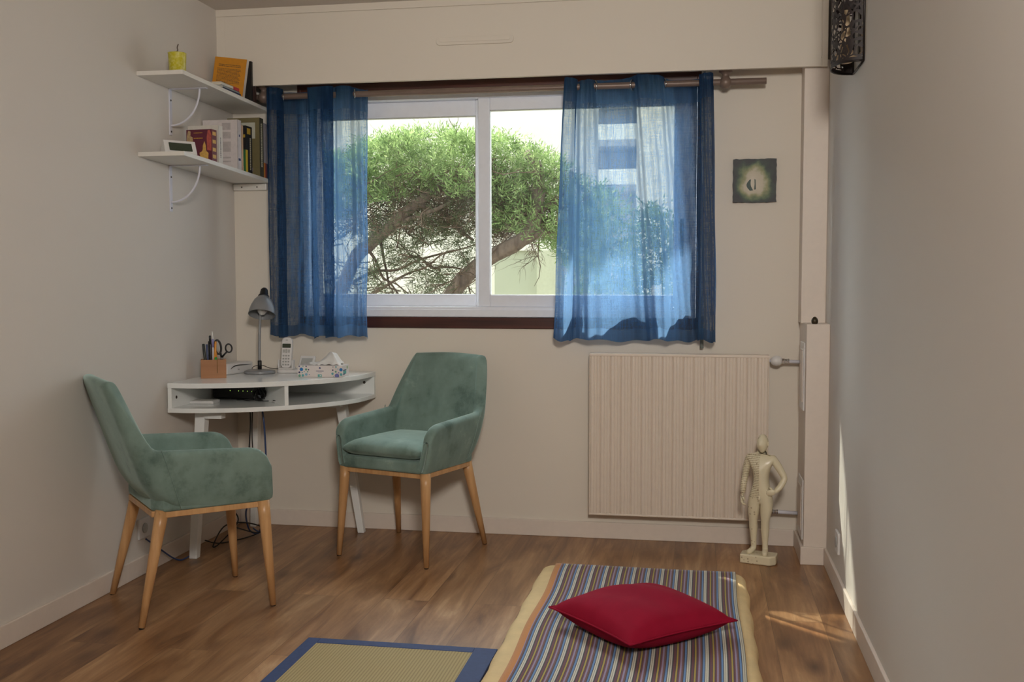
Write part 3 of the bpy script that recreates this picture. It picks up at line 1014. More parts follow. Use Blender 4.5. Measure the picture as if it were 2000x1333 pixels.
box('bulb_holder', (W - 0.065, W - 0.004, LY - 0.012, LY + 0.012, LZ0 + 0.20, LZ0 + 0.23), dm, t, 0.002, world=True)

def socket(label, loc, rz):
    t = thing('wall_socket', label, 'socket', loc, rz)
    box('cover_plate', (-0.045, 0.045, -0.010, 0.0, 0, 0.085), M['whiteplastic'], t, 0.003)
    MB().lathe([(0.021, 0), (0.021, 0.003), (0.018, 0.004), (0.0, 0.004)], 20, mat=Matrix.Translation((0, -0.010, 0.0425)) @ Matrix.Rotation(PI / 2, 4, 'X')).build('socket_well', M['greyplastic'], t, smooth=True)
    return t
s = socket('white wall socket low on the right wall in the sunbeam', (W, -0.70, 0.155), PI / 2 * -1 + 0)
s.rotation_euler[2] = -PI / 2
s = socket('white wall socket low on the left wall behind the chair legs', (0.0, -0.935, 0.15), PI / 2)
t = thing('small_ornament', 'tiny dark acorn-shaped ornament on top of the duct box', 'ornament', (2.772, -0.27, 1.038))
MB().lathe([(0.010, 0.0), (0.0135, 0.004), (0.0145, 0.014), (0.012, 0.022), (0.006, 0.029), (0.0, 0.031)], 16).build('body', plain('dark_bronze', (62, 54, 38), 0.4, 0.4, var=0.4, scale=120), t, smooth=True)

# ------------------------------------------------------------------ shelves
def shelf(label, zA, zB, bracket_y, zbot_bracket):
    """zA/zB: top height at the free end and at the window wall"""
    t = thing('wall_shelf', label, 'shelf', (0, -0.45, zB), 0, 'white shelves on the left wall')
    th = 0.018
    vs = []
    for (x, y, z) in ((0.0, -0.91, zA), (0.205, -0.91, zA), (0.198, -0.004, zB), (0.0, -0.004, zB)):
        vs += [(x, y, z - th), (x, y, z)]
    b = MB()
    b.add(vs, [(0, 2, 4, 6)[::-1], (1, 3, 5, 7), (0, 2, 3, 1), (2, 4, 5, 3), (4, 6, 7, 5), (6, 0, 1, 7)])
    b.build('board', M['shelf'], t, world=True, bevel=0.002)
    zz = zA + (zB - zA) * (bracket_y + 0.91) / 0.91 - th
    br = MB()
    br.box(0.0, 0.005, bracket_y - 0.011, bracket_y + 0.011, zz - 0.20, zz)
    br.box(0.0, 0.175, bracket_y - 0.011, bracket_y + 0.011, zz - 0.004, zz)
    r = 0.135
    arc = [(0.006 + r * math.sin(a), bracket_y, zz - 0.006 - r + (r - r * 0) * math.cos(a) - 0.0) for a in [PI / 2 * k / 14 for k in range(15)]]
    arc = [(0.005 + r * math.cos(a), bracket_y, zz - 0.004 - (r + 0.02) * math.sin(a)) for a in [PI / 2 * k / 14 for k in range(15)]]
    br.tube(arc, 0.0045, 8)
    o = br.build('bracket', M['whitemetal'], t, world=True, bevel=0.001)
    for z in (zz - 0.05, zz - 0.185):
        sc = MB().lathe([(0.0045, 0), (0.004, 0.002), (0.0, 0.0025)], 10, mat=Matrix.Translation((0.005, bracket_y, z)) @ Matrix.Rotation(PI / 2, 4, 'Y'))
        sc.v = [tuple(Vector(v) - Vector(t.location)) for v in sc.v]
        sc.build('screw', M['screw'], o)
    if zB > 2:
        return t
    w = box('wall_cleat', (0.004, 0.178, -0.022, 0.0, zB - th - 0.034, zB - th - 0.001), M['shelf'], t, 0.004, world=True)
    for x in (0.05, 0.13):
        sc = MB().lathe([(0.004, 0), (0.0035, 0.0015), (0.0, 0.002)], 10, mat=Matrix.Translation((x, -0.022, zB - th - 0.018)) @ Matrix.Rotation(PI / 2, 4, 'X'))
        sc.v = [tuple(Vector(v) - Vector(t.location)) for v in sc.v]
        sc.build('screw', M['screw'], w)
    return t
SA1, SB1, SA2, SB2 = 2.084, 2.066, 1.755, 1.722
shelf('upper white wall shelf on the left wall, with the yellow candle', SA1, SB1, -0.635, 1.866)
shelf('lower white wall shelf on the left wall, with the row of books', SA2, SB2, -0.645, 1.54)
def sh1(y):
    return SA1 + (SB1 - SA1) * (y + 0.91) / 0.906 + 0.0005
def sh2(y):
    return SA2 + (SB2 - SA2) * (y + 0.91) / 0.906 + 0.0005

# candle in a bucket
t = thing('candle_pot', 'yellow mottled candle pot with a thin twisted stem, on the upper shelf', 'candle', (0.125, -0.80, sh1(-0.80)))
n_ = N('yellow_mottled_glaze')
v_ = n_.coord()
f_ = n_.noise(v_, 60, 4, 0.7)
n_.l(n_.ramp(f_, [(0.42, srgb((196, 184, 30))), (0.62, srgb((214, 206, 110)))]), n_.b.inputs['Base Color'])
n_.b.inputs['Roughness'].default_value = 0.35
MB().lathe([(0.031, 0.0), (0.033, 0.002), (0.037, 0.088), (0.0385, 0.092), (0.036, 0.093), (0.034, 0.084), (0.0, 0.082)], 28).build('pot', n_.m, t, smooth=True)
MB().tube(spline([(0.0, 0, 0.083), (-0.004, 0, 0.096), (0.003, 0, 0.104), (0.001, 0, 0.116), (0.006, 0, 0.130)], 16), [0.003] * 6 + [0.0024] * 10, 8).build('stem', plain('brown_stem', (92, 76, 66), 0.6), t, smooth=True)
MB().lathe([(0.012, 0.082), (0.008, 0.090), (0.003, 0.097), (0.0, 0.098)], 12).build('wax_tip', plain('orange_wax', (204, 140, 30), 0.4), t, smooth=True)

def book(label, x0, x1, y0, y1, z, h, cover, pages=(214, 206, 190), rz=0.0, roll=0.0, group='books on the wall shelves', spine_col=None, hard=0.0, name='book', rough=0.5, rx=0.0):
    """standing book: front cover faces -Y, spine faces +X"""
    t = thing(name, label, 'book', ((x0 + x1) / 2, (y0 + y1) / 2, z), rz, group)
    t.rotation_euler = (rx, roll, rz)
    w, d = (x1 - x0) / 2, (y1 - y0) / 2
    cm = plain('cover_%d_%d_%d' % cover, cover, rough, var=0.05, scale=60)
    b = MB()
    c = 0.0022
    b.box(-w, w, -d, -d + c, 0, h)
    b.box(-w, w, d - c, d, 0, h)
    b.box(w - c, w, -d, d, 0, h)
    b.build('cover', cm, t, bevel=0.0008)
    MB().box(-w + 0.003, w - c - 0.0003, -d + c + 0.0002, d - c - 0.0002, hard, h - max(hard, 0.001)).build('pages', plain('paper_%d' % pages[0], pages, 0.8, var=0.05, scale=300), t)
    if spine_col:
        MB().box(w - 0.0002, w + 0.0006, -d + 0.0005, d - 0.0005, 0.0005, h - 0.0005).build('spine', plain('spine_%d_%d_%d' % spine_col, spine_col, rough), t)
    return t, w, d
def lines(t, x0, x1, z0, z1, y, rows, col, name='printed_text', fill=0.75, thick=None):
    """lines of small printed text on a cover, far too small to read"""
    b = MB()
    rh = (z1 - z0) / rows
    for r in range(rows):
        z = z1 - (r + 0.5) * rh
        x = x0
        end = x1 - random.uniform(0, (x1 - x0) * 0.12)
        while x < end:
            l = random.uniform(0.002, 0.008)
            b.box(x, min(x + l, end), y - 0.0003, y + 0.0001, z - rh * 0.22, z + rh * 0.22)
            x += l + 0.0015
    return b.build(name, col, t)
def vlines(t, x, y0, y1, z0, z1, col, name='spine_lettering'):
    b = MB()
    z = z0
    while z < z1:
        l = random.uniform(0.003, 0.009)
        b.box(x, x + 0.0004, y0, y1, z, min(z + l, z1))
        z += l + 0.002
    return b.build(name, col, t)
ink = plain('dark_print_ink', (96, 74, 44), 0.6)
greyink = plain('grey_print_ink', (128, 122, 120), 0.6)
paleink = plain('pale_print_ink', (196, 188, 160), 0.6)
goldink = plain('gold_print_ink', (206, 160, 50), 0.5)

# upper shelf
t, w, d = book('orange-yellow hardcover leaning on the upper shelf, back cover with a text block', 0.003, 0.158, -0.262, -0.235, sh1(-0.25) + 0.002, 0.196, (206, 138, 26), spine_col=(214, 206, 196), roll=math.radians(7), rz=math.radians(4), rx=math.radians(-3))
t.location.x += 0.006
lines(t, -0.055, 0.055, 0.152, 0.166, -d, 2, ink)
lines(t, -0.060, 0.056, 0.075, 0.146, -d, 12, ink)
lines(t, -0.025, 0.045, 0.040, 0.050, -d, 2, ink)
book('tall black book standing behind the orange one on the upper shelf', 0.03, 0.183, -0.190, -0.172, sh1(-0.17) + 0.001, 0.192, (34, 32, 30))
t, w, d = book('tall dark brown book at the window end of the upper shelf', 0.03, 0.187, -0.166, -0.142, sh1(-0.15) + 0.001, 0.196, (66, 44, 40))
vlines(t, w, -0.004, 0.004, 0.05, 0.15, plain('dim_spine_print', (120, 96, 88), 0.6))
def flat_book(label, x0, x1, y0, y1, z, th, cover, rz=0.0):
    t = thing('paperback_book', label, 'book', ((x0 + x1) / 2, (y0 + y1) / 2, z), rz, 'books lying on the upper shelf')
    w, d = (x1 - x0) / 2, (y1 - y0) / 2
    b = MB()
    b.box(-w, w, -d, d, 0, 0.0015)
    b.box(-w, w, -d, d, th - 0.0015, th)
    b.box(w - 0.0015, w, -d, d, 0, th)
    b.build('cover', plain('cover_%d_%d_%d' % cover, cover, 0.5), t)
    MB().box(-w + 0.002, w - 0.0016, -d + 0.002, d - 0.002, 0.0016, th - 0.0016).build('pages', plain('paper_214', (214, 206, 190), 0.8), t)
    return t, w, d
z = sh1(-0.50) - 0.001
flat_book('thin navy paperback lying at the bottom of the small pile on the upper shelf', 0.075, 0.186, -0.500, -0.315, z + 0.0005, 0.010, (58, 66, 92), 0.0)
flat_book('thin pale grey paperback lying second in the small pile on the upper shelf', 0.075, 0.184, -0.505, -0.320, z + 0.011, 0.009, (150, 156, 158), 0.03)
t, w, d = flat_book('white paperback with a red spine end on top of the small pile', 0.072, 0.182, -0.510, -0.325, z + 0.0205, 0.014, (218, 214, 204), 0.0)
MB().box(w - 0.03, w + 0.0006, d - 0.062, d + 0.0006, 0.0004, 0.0146).build('red_band', plain('red_band_print', (190, 62, 62), 0.5), t)

# lower shelf
Z2 = sh2
t, w, d = book('small dark red book with golden statue pictures, front of the lower shelf', 0.048, 0.172, -0.585, -0.543, Z2(-0.58), 0.146, (96, 34, 52), spine_col=(110, 52, 52), rz=math.radians(-4))
lines(t, -0.025, 0.022, 0.128, 0.134, -d, 1, goldink, 'printed_title')
lines(t, -0.025, 0.022, 0.104, 0.112, -d, 1, goldink, 'printed_title')
gold = plain('gold_figure_print', (206, 164, 84), 0.5, var=0.2, scale=90)
MBp = lambda pts, y, m, nm, par: MB().prism(pts, 0.0, 0.0005, mat=Matrix.Translation((0, y, 0)) @ RX).build(nm, m, par)
MBp([(-0.03, 0.0), (0.058, 0.0), (0.056, 0.010), (0.044, 0.018), (0.046, 0.042), (0.036, 0.050), (0.034, 0.058), (0.033, 0.075), (0.026, 0.094), (0.019, 0.075), (0.018, 0.058), (0.014, 0.050), (0.002, 0.044), (0.006, 0.020), (-0.02, 0.010)], -d - 0.0001, gold, 'printed_figure', t)
MBp([(0.040, 0.055), (0.060, 0.052), (0.061, 0.118), (0.055, 0.142), (0.044, 0.142), (0.038, 0.110)], -d - 0.0001, plain('red_figure_print', (176, 84, 72), 0.5, var=0.25, scale=90), 'printed_figure', t)
MBp([(-0.060, 0.080), (-0.028, 0.078), (-0.030, 0.112), (-0.042, 0.118), (-0.040, 0.138), (-0.052, 0.142), (-0.058, 0.120)], -d - 0.0001, plain('tan_figure_print', (176, 150, 110), 0.5, var=0.25, scale=90), 'printed_figure', t)
b = MB()
for z0 in (0.02, 0.05, 0.085, 0.12):
    b.box(w + 0.0006, w + 0.0010, -0.014, 0.014, z0, z0 + 0.016)
b.build('spine_label', gold, t)
t, w, d = book('white paperback right behind the dark red book on the lower shelf', 0.030, 0.180, -0.536, -0.498, Z2(-0.53), 0.172, (214, 208, 198), rz=math.radians(-3))
lines(t, -0.055, 0.03, 0.150, 0.156, -d, 1, greyink, 'printed_title')
vlines(t, w, -0.004, 0.003, 0.03, 0.12, greyink)
t, w, d = book('thick white catalogue with grey photo blocks, middle of the lower shelf', 0.008, 0.180, -0.345, -0.305, Z2(-0.34), 0.232, (212, 204, 202))
gb = plain('grey_photo_print', (184, 176, 174), 0.6, var=0.12, scale=40)
b = MB()
for z0, z1 in ((0.186, 0.218), (0.146, 0.176), (0.085, 0.132), (0.055, 0.062), (0.038, 0.044)):
    b.box(0.010, 0.052, -d - 0.0004, -d, z0, z1)
b.build('photo_blocks', gb, t)
for q in ((-0.006, 0.004, 0.155, 0.165), (-0.012, 0.010, 0.045, 0.056)):
    MB().box(w, w + 0.0005, *q).build('spine_mark', plain('navy_mark', (52, 60, 104), 0.5), t)
t, w, d = book('thin peach-coloured paperback beside the white catalogue on the lower shelf', 0.03, 0.180, -0.300, -0.284, Z2(-0.29), 0.214, (216, 180, 146))
t, w, d = book('small green and yellow pocket book in front of the black one', 0.09, 0.187, -0.275, -0.252, Z2(-0.26), 0.106, (46, 108, 62), spine_col=(206, 176, 30))
MB().box(0.005, 0.038, -d - 0.0004, -d, 0.008, 0.030).build('cover_photo', plain('pale_cover_photo', (196, 178, 180), 0.5, var=0.3, scale=120), t)
t, w, d = book('black book with yellow spine patches on the lower shelf', 0.04, 0.176, -0.246, -0.176, Z2(-0.21), 0.224, (26, 25, 27))
b = MB()
b.box(w, w + 0.0006, -0.022, 0.016, 0.186, 0.214)
b.box(w - 0.03, w - 0.004, -d - 0.0005, -d, 0.168, 0.182)
b.build('yellow_patch', plain('yellow_patch_print', (196, 160, 50), 0.5), t)
vlines(t, w, 0.008, 0.020, 0.02, 0.17, paleink)
t, w, d = book('large olive hardcover with cream spine lettering, by the window wall', 0.02, 0.186, -0.110, -0.066, Z2(-0.09), 0.285, (122, 112, 76), spine_col=(66, 62, 44))
MB().box(-0.01, 0.060, -d - 0.0005, -d, 0.185, 0.262).build('paper_label', plain('pale_label_paper', (196, 196, 180), 0.6), t)
MB().box(0.006, 0.046, -d - 0.0005, -d, 0.028, 0.045).build('barcode_label', plain('lilac_label_paper', (168, 156, 168), 0.6), t)
vlines(t, w + 0.0006, -0.009, 0.007, 0.05, 0.26, paleink)
for k, (col, lb) in enumerate((((196, 120, 40), 'thin grey magazine with an orange foot, leftmost of the three by the window wall'), ((150, 60, 50), 'thin grey magazine with a red foot, middle of the three by the window wall'), ((46, 56, 92), 'thin grey magazine with a navy foot, nearest the window wall'))):
    y0 = -0.060 + k * 0.017
    t, w, d = book(lb, 0.03, 0.184, y0, y0 + 0.014, Z2(y0), 0.268, (172, 164, 168), name='magazine')
    MB().box(w - 0.003, w + 0.0007, -d - 0.0005, d + 0.0005, 0.0005, 0.075).build('colour_foot', plain('foot_%d_%d_%d' % col, col, 0.5), t)
# digital clock
t = thing('digital_clock', 'white wedge-shaped digital clock at the free end of the lower shelf', 'clock', (0.124, -0.800, Z2(-0.89) - 0.0005), math.radians(48))
YZ = Matrix(((0, 0, 1, 0), (1, 0, 0, 0), (0, 1, 0, 0), (0, 0, 0, 1)))     # extrudes a (y, z) profile along x
MB().prism([(-0.034, 0.0), (0.034, 0.0), (0.004, 0.056), (-0.006, 0.058)], -0.068, 0.068, mat=YZ).build('case', M['whiteplastic'], t, bevel=0.002)
FM = Matrix.Translation((0, -0.034, 0)) @ Matrix.Rotation(-math.atan2(0.028, 0.058), 4, 'X') @ RX
MB().prism(slot(-0.048, 0.050, 0.014, 0.052, 0.003), 0.0, 0.0008, mat=FM).build('display', M['lcd'], t)

# ------------------------------------------------------------------ corner desk
DT, DB = 0.781, 0.652
t = thing('corner_desk', 'white quarter-round corner desk with an open shelf under its top', 'desk', (0.3, -0.3, 0.0))
arc = [(0.015, -0.735), (0.12, -0.733), (0.213, -0.712), (0.30, -0.681), (0.395, -0.628), (0.485, -0.562), (0.563, -0.486), (0.632, -0.398), (0.685, -0.305), (0.713, -0.215), (0.724, -0.115), (0.728, -0.014)]
sm = spline([(x, y, 0) for x, y in arc], 48)
outline = [(p.x, p.y) for p in sm] + [(0.015, -0.014)]
MB().prism(outline, DT - 0.022, DT).build('desktop', M['desk'], t, world=True, bevel=0.0015)
inner = [(x * 0.985 + 0.0, y * 0.985) for x, y in outline]
inner[-1] = (0.015, -0.014)
MB().prism(outline, DB, DB + 0.020).build('lower_board', M['desk'], t, world=True, bevel=0.0015)
def cam_bolt(par, x, y, z, ax):
    rot = Matrix.Rotation(PI / 2, 4, ax)
    b = MB().lathe([(0.007, 0), (0.007, 0.0012), (0.0, 0.0014)], 14, mat=Matrix.Translation((x, y, z)) @ rot)
    b.v = [tuple(Vector(v) - Vector(t.location)) for v in b.v]
    b.build('cam_bolt', M['screw'], par, smooth=False)
p = box('side_panel', (0.0155, 0.0335, -0.732, -0.014, DB + 0.0202, DT - 0.0222), M['desk'], t, world=True)
cam_bolt(p, 0.0335, -0.690, 0.716, 'Y')
p = box('side_panel', (0.712, 0.7285, -0.040, -0.0305, DB + 0.0202, DT - 0.0222), M['desk'], t, world=True)
p = box('back_panel', (0.034, 0.7275, -0.030, -0.0142, DB + 0.0202, DT - 0.0222), M['desk'], t, world=True)
cam_bolt(p, 0.675, -0.030, 0.728, 'X')
m_ = Matrix.Translation((0.488, -0.556, 0)) @ Matrix.Rotation(math.radians(45 + 90), 4, 'Z')
MB().box(0.0, 0.50, -0.009, 0.009, DB + 0.0202, DT - 0.0222, mat=m_).build('divider', M['desk'], t, world=True)
def desk_leg(foot, topp, w0, w1):
    b = MB()
    vs = []
    for (x, y, z), w in ((foot, w0), (topp, w1)):
        vs += [(x - w, y - w, z), (x + w, y - w, z), (x + w, y + w, z), (x - w, y + w, z)]
    b.add(vs, [(3, 2, 1, 0), (4, 5, 6, 7), (0, 1, 5, 4), (1, 2, 6, 5), (2, 3, 7, 6), (3, 0, 4, 7)])
    b.build('leg', M['desk'], t, world=True, bevel=0.003)
desk_leg((0.096, -0.672, 0), (0.115, -0.610, DB), 0.018, 0.024)
desk_leg((0.676, -0.092, 0), (0.590, -0.130, DB), 0.016, 0.024)
desk_leg((0.105, -0.060, 0), (0.150, -0.115, DB), 0.015, 0.022)
box('leg_block', (0.14, 0.22, -0.645, -0.60, DB - 0.035, DB - 0.0005), M['desk'], t, 0.002, world=True)
box('leg_block', (0.53, 0.615, -0.215, -0.165, DB - 0.028, DB - 0.0005), M['desk'], t, 0.002, world=True)

# ------------------------------------------------------------------ on the desk
TOP = DT + 0.0004
# pen cup
t = thing('pen_cup', 'wooden block pen holder with a vertical slit, full of pens', 'pen holder', (0.096, -0.455, TOP), math.radians(25))
b = MB()
b.box(-0.056, -0.050, -0.034, 0.034, 0.006, 0.084)
b.box(0.050, 0.056, -0.034, 0.034, 0.006, 0.084)
b.box(-0.050, 0.0155, -0.034, -0.028, 0.006, 0.084)
b.box(0.0175, 0.050, -0.034, -0.028, 0.006, 0.084)
b.box(0.0154, 0.0176, -0.034, -0.028, 0.006, 0.024)
b.box(-0.050, 0.050, 0.028, 0.034, 0.006, 0.084)
b.box(-0.056, 0.056, -0.034, 0.034, 0.0, 0.006)
b.build('box', mat_wood('bamboo_wood', (150, 98, 56), (178, 124, 78), 'X', 0.45, 0.6), t)
def pen(label, x, y, dx, dy, L, r, col, cap=None, cat='pen', name='ballpoint_pen'):
    t = thing(name, label, cat, (x, y, TOP + 0.007), 0, 'pens and tools in the wooden holder')
    d = Vector((dx, dy, 1)).normalized()
    MB().tube([d * 0.0, d * 0.006, d * (L * 0.985), d * L], [r * 0.4, r, r, r * 0.7], 12).build('barrel', plain('pen_%d_%d_%d' % col, col, 0.35), t, smooth=True)
    if cap:
        MB().tube([d * (L * 0.80), d * (L * 1.0), d * (L + 0.004)], [r * 1.12, r * 1.12, r * 0.6], 12).build('cap', plain('pen_%d_%d_%d' % cap, cap, 0.35), t, smooth=True)
def cup(a, b_):
    """from the holder's own frame to the room"""
    c, n_ = math.cos(math.radians(25)), math.sin(math.radians(25))
    return 0.096 + a * c - b_ * n_, -0.455 + a * n_ + b_ * c
def cpen(label, a, b_, da, L, r, col, cap=None, cat='pen', name='ballpoint_pen'):
    x, y = cup(a, b_)
    pen(label, x, y, da * 0.9, da * 0.42, L, r, col, cap, cat, name)
cpen('thick black felt pen with a pale ring, leftmost in the wooden holder', -0.030, -0.016, -0.09, 0.150, 0.0062, (26, 30, 28))
cpen('navy blue pen beside the leftmost black one in the wooden holder', -0.020, -0.010, -0.06, 0.147, 0.0050, (54, 66, 106))
cpen('tall black pen, the highest dark one in the wooden holder', -0.010, -0.016, -0.02, 0.183, 0.0050, (28, 28, 28), (20, 20, 20))
cpen('short black pen behind the navy one in the wooden holder', -0.014, 0.012, -0.03, 0.160, 0.0046, (32, 32, 34))
cpen('thin brown pencil in the middle of the wooden holder', -0.002, 0.000, -0.02, 0.150, 0.0038, (150, 104, 78), None, 'pencil', 'pencil')
cpen('pen with a lilac cap in the middle of the wooden holder', 0.000, -0.010, -0.01, 0.166, 0.0048, (214, 212, 220), (140, 138, 190))
cpen('orange pencil leaning left in the wooden holder', 0.000, -0.020, 0.07, 0.160, 0.0046, (214, 140, 36), None, 'pencil', 'pencil')
cpen('orange pencil leaning right against the scissors in the wooden holder', 0.022, -0.012, -0.10, 0.150, 0.0040, (200, 128, 36), None, 'pencil', 'pencil')
cpen('white slim stick rising highest out of the wooden holder', 0.016, 0.010, -0.10, 0.205, 0.0034, (216, 216, 212), None, 'pen', 'white_stick')
cpen('green marker cap just showing above the holder edge', 0.010, -0.021, 0.0, 0.088, 0.0062, (40, 150, 60))
t = thing('scissors', 'black-handled scissors standing open in the wooden holder', 'scissors', cup(0.034, -0.004) + (TOP + 0.010,), math.radians(25), None)
bl = MB()
bl.prism([(-0.006, 0.0), (0.002, 0.0), (0.010, 0.085), (0.0, 0.088)], 0, 0.0015, mat=RX)
bl.prism([(0.002, 0.0), (0.008, 0.0), (0.006, 0.088), (-0.004, 0.086)], 0.0016, 0.003, mat=RX)
bl.build('blades', M['chrome'], t)
def loop(cx, cz, a, c, ang, n=26):
    return [Vector((cx + a * math.cos(q) * math.cos(ang) - c * math.sin(q) * math.sin(ang), -0.003, cz + a * math.cos(q) * math.sin(ang) + c * math.sin(q) * math.cos(ang))) for q in [2 * PI * k / n for k in range(n)]]
MB().tube(loop(-0.014, 0.130, 0.014, 0.032, 0.12), 0.0048, 8, closed=True).tube([(0.002, -0.003, 0.084), (-0.003, -0.003, 0.102)], 0.005, 8).build('handle', M['black'], t, smooth=True)
MB().tube(loop(0.034, 0.124, 0.014, 0.019, 0.1), 0.0038, 8, closed=True).tube([(0.004, -0.003, 0.084), (0.018, -0.003, 0.100), (0.028, -0.003, 0.110)], 0.0042, 8).build('handle', M['black'], t, smooth=True)

# white device with a curved slot
t = thing('modem_box', 'white plastic device with a curved dark slot behind the pen holder', 'device', (0.080, -0.225, TOP), math.radians(-11))
MB().box(-0.045, 0.045, -0.105, 0.105, 0, 0.052).build('body', M['whiteplastic'], t, bevel=0.008, seg=4)
cur = spline([(0.0455, -0.075, 0.026), (0.0458, -0.055, 0.036), (0.0458, -0.02, 0.041), (0.0458, 0.04, 0.039), (0.0455, 0.085, 0.037)], 24)
MB().tube(cur, [0.0005 + 0.0022 * math.sin(PI * min(1, (i + 1) / 22)) for i in range(24)], 8).build('curved_slot', M['black'], t, smooth=True)
box('led_mark', (0.0448, 0.0458, -0.018, -0.006, 0.020, 0.0225), M['black'], t)

# desk lamp
LX, LYY = 0.214, -0.212
t = thing('desk_lamp', 'silver and black desk lamp with a bell shade in the desk corner', 'desk lamp', (LX, LYY, TOP))
MB().lathe([(0.071, 0.0), (0.074, 0.003), (0.073, 0.012), (0.060, 0.017), (0.02, 0.020), (0.0, 0.020)], 36).build('base', M['silver'], t, smooth=True)
MB().lathe([(0.0095, 0.018), (0.0095, 0.060), (0.007, 0.062)], 16).build('socket_sleeve', M['black'], t, smooth=True)
MB().tube(spline([(0, 0, 0.055), (0.000, 0, 0.15), (0.006, -0.002, 0.26), (0.012, -0.003, 0.32), (0.028, -0.006, 0.382)], 26), 0.0062, 12).build('stem', M['silver'], t, smooth=True)
tilt = Matrix.Translation((0.034, -0.046, 0.283)) @ Matrix.Rotation(math.radians(-25), 4, 'X') @ Matrix.Rotation(math.radians(-4), 4, 'Y')
sh = MB().lathe([(0.063, 0.0), (0.061, 0.018), (0.054, 0.045), (0.042, 0.072), (0.027, 0.090), (0.018, 0.094), (0.016, 0.092), (0.025, 0.087), (0.040, 0.070), (0.052, 0.044), (0.059, 0.018), (0.061, 0.0)], 36, mat=tilt)
sh.f = [f for f in sh.f if len(f) == 4]
sh.mi = [0] * len(sh.f)
sh.build('lamp_shade', M['silver'], t, smooth=True)
MB().lathe([(0.027, 0.088), (0.026, 0.097), (0.021, 0.101), (0.017, 0.128), (0.010, 0.137), (0.0, 0.138)], 20, mat=tilt).build('socket_cap', M['black'], t, smooth=True)
bm_ = N('clear_bulb_glass')
bm_.b.inputs['Base Color'].default_value = (0.95, 0.92, 0.88, 1)
bm_.b.inputs['Roughness'].default_value = 0.06
bm_.b.inputs['Transmission Weight'].default_value = 0.6
bm_.l(bm_.ramp(bm_.noise(bm_.coord(), 40), [(0.3, (0.9, 0.88, 0.84, 1)), (0.7, (1, 0.97, 0.93, 1))]), bm_.b.inputs['Base Color'])
MB().lathe([(0.0, 0.0), (0.012, 0.004), (0.021, 0.016), (0.023, 0.030), (0.018, 0.046), (0.012, 0.060), (0.012, 0.085)], 20, mat=tilt @ Matrix.Translation((0, 0, -0.002))).build('bulb', bm_.m, t, smooth=True)
MB().tube(spline([(-0.012, 0.08, 0.004), (-0.055, 0.055, 0.010), (-0.052, 0.03, 0.022), (-0.03, 0.02, 0.034), (0.0, 0.03, 0.036), (0.02, 0.07, 0.020), (0.045, 0.12, 0.012), (0.12, 0.155, 0.012), (0.20, 0.165, 0.006)], 30), 0.0017, 7).build('cord', M['black'], t, smooth=True)

# cordless phone
t = thing('cordless_phone', 'white cordless phone standing in its charging base on the desk', 'phone', (0.365, -0.135, TOP))
MB().prism(slot(-0.085, 0.085, -0.05, 0.05, 0.028), 0.0, 0.016).build('base', M['whiteplastic'], t, bevel=0.004, seg=3)
b = MB()
b.prism(slot(-0.083, -0.008, -0.030, 0.040, 0.012), 0.0155, 0.022)
b.box(-0.083, -0.077, -0.022, 0.012, 0.018, 0.062)
b.box(-0.014, -0.008, -0.022, 0.012, 0.018, 0.062)
b.build('cradle', M['whiteplastic'], t, bevel=0.0028, seg=3)
m_ = Matrix.Translation((0.040, 0.018, 0.012)) @ Matrix.Rotation(math.radians(-35), 4, 'X')
o = MB().box(-0.036, 0.040, -0.008, 0.008, 0, 0.075, mat=m_).build('dial_panel', M['whiteplastic'], t, bevel=0.004, seg=3)
MB().box(-0.026, 0.030, -0.0095, -0.0075, 0.014, 0.060, mat=m_).build('paper_window', M['greyplastic'], o, bevel=0.0008)
HM = Matrix.Translation((-0.0455, -0.004, 0.020)) @ Matrix.Rotation(math.radians(-9), 4, 'X')
hs = MB().prism(slot(-0.026, 0.026, 0.0, 0.150, 0.020, 8), -0.010, 0.012, mat=HM @ RX).build('handset', M['whiteplastic'], t, bevel=0.004, seg=3)
MB().prism(slot(-0.0215, 0.0215, 0.098, 0.118, 0.003), 0.0122, 0.0128, mat=HM @ RX).build('display', M['lcd'], hs)
MB().prism(slot(-0.006, 0.006, 0.133, 0.138, 0.002), 0.0122, 0.0126, mat=HM @ RX).build('earpiece', M['greyplastic'], hs)
text_mesh('maker_name', '- - - -', 0.006, plain('grey_lettering', (110, 108, 108), 0.5), hs, HM @ Matrix.Translation((0, -0.0123, 0.123)) @ RX)
keys = MB()
for r in range(4):
    for c in range(3):
        keys.prism(slot(-0.0185 + c * 0.0132, -0.0085 + c * 0.0132, 0.012 + r * 0.0145, 0.020 + r * 0.0145, 0.003), 0.0120, 0.0130, mat=HM @ RX)
keys.prism(slot(-0.0185, -0.0075, 0.074, 0.090, 0.003), 0.0120, 0.0130, mat=HM @ RX)
keys.prism(slot(-0.0050, 0.0050, 0.072, 0.092, 0.003), 0.0120, 0.0132, mat=HM @ RX)
keys.prism(slot(0.0075, 0.0185, 0.074, 0.090, 0.003), 0.0120, 0.0130, mat=HM @ RX)
keys.build('keys', M['greyplastic'], hs, bevel=0.0004)
nums = ['*', '0', '#', '7', '8', '9', '4', '5', '6', '1', '2', '3']
for i, ch in enumerate(nums):
    r, c = divmod(i, 3)
    text_mesh('key_digit', ch, 0.0062, M['black'], hs, HM @ Matrix.Translation((-0.0135 + c * 0.0132, -0.0131, 0.016 + r * 0.0145)) @ RX, 0.0001)

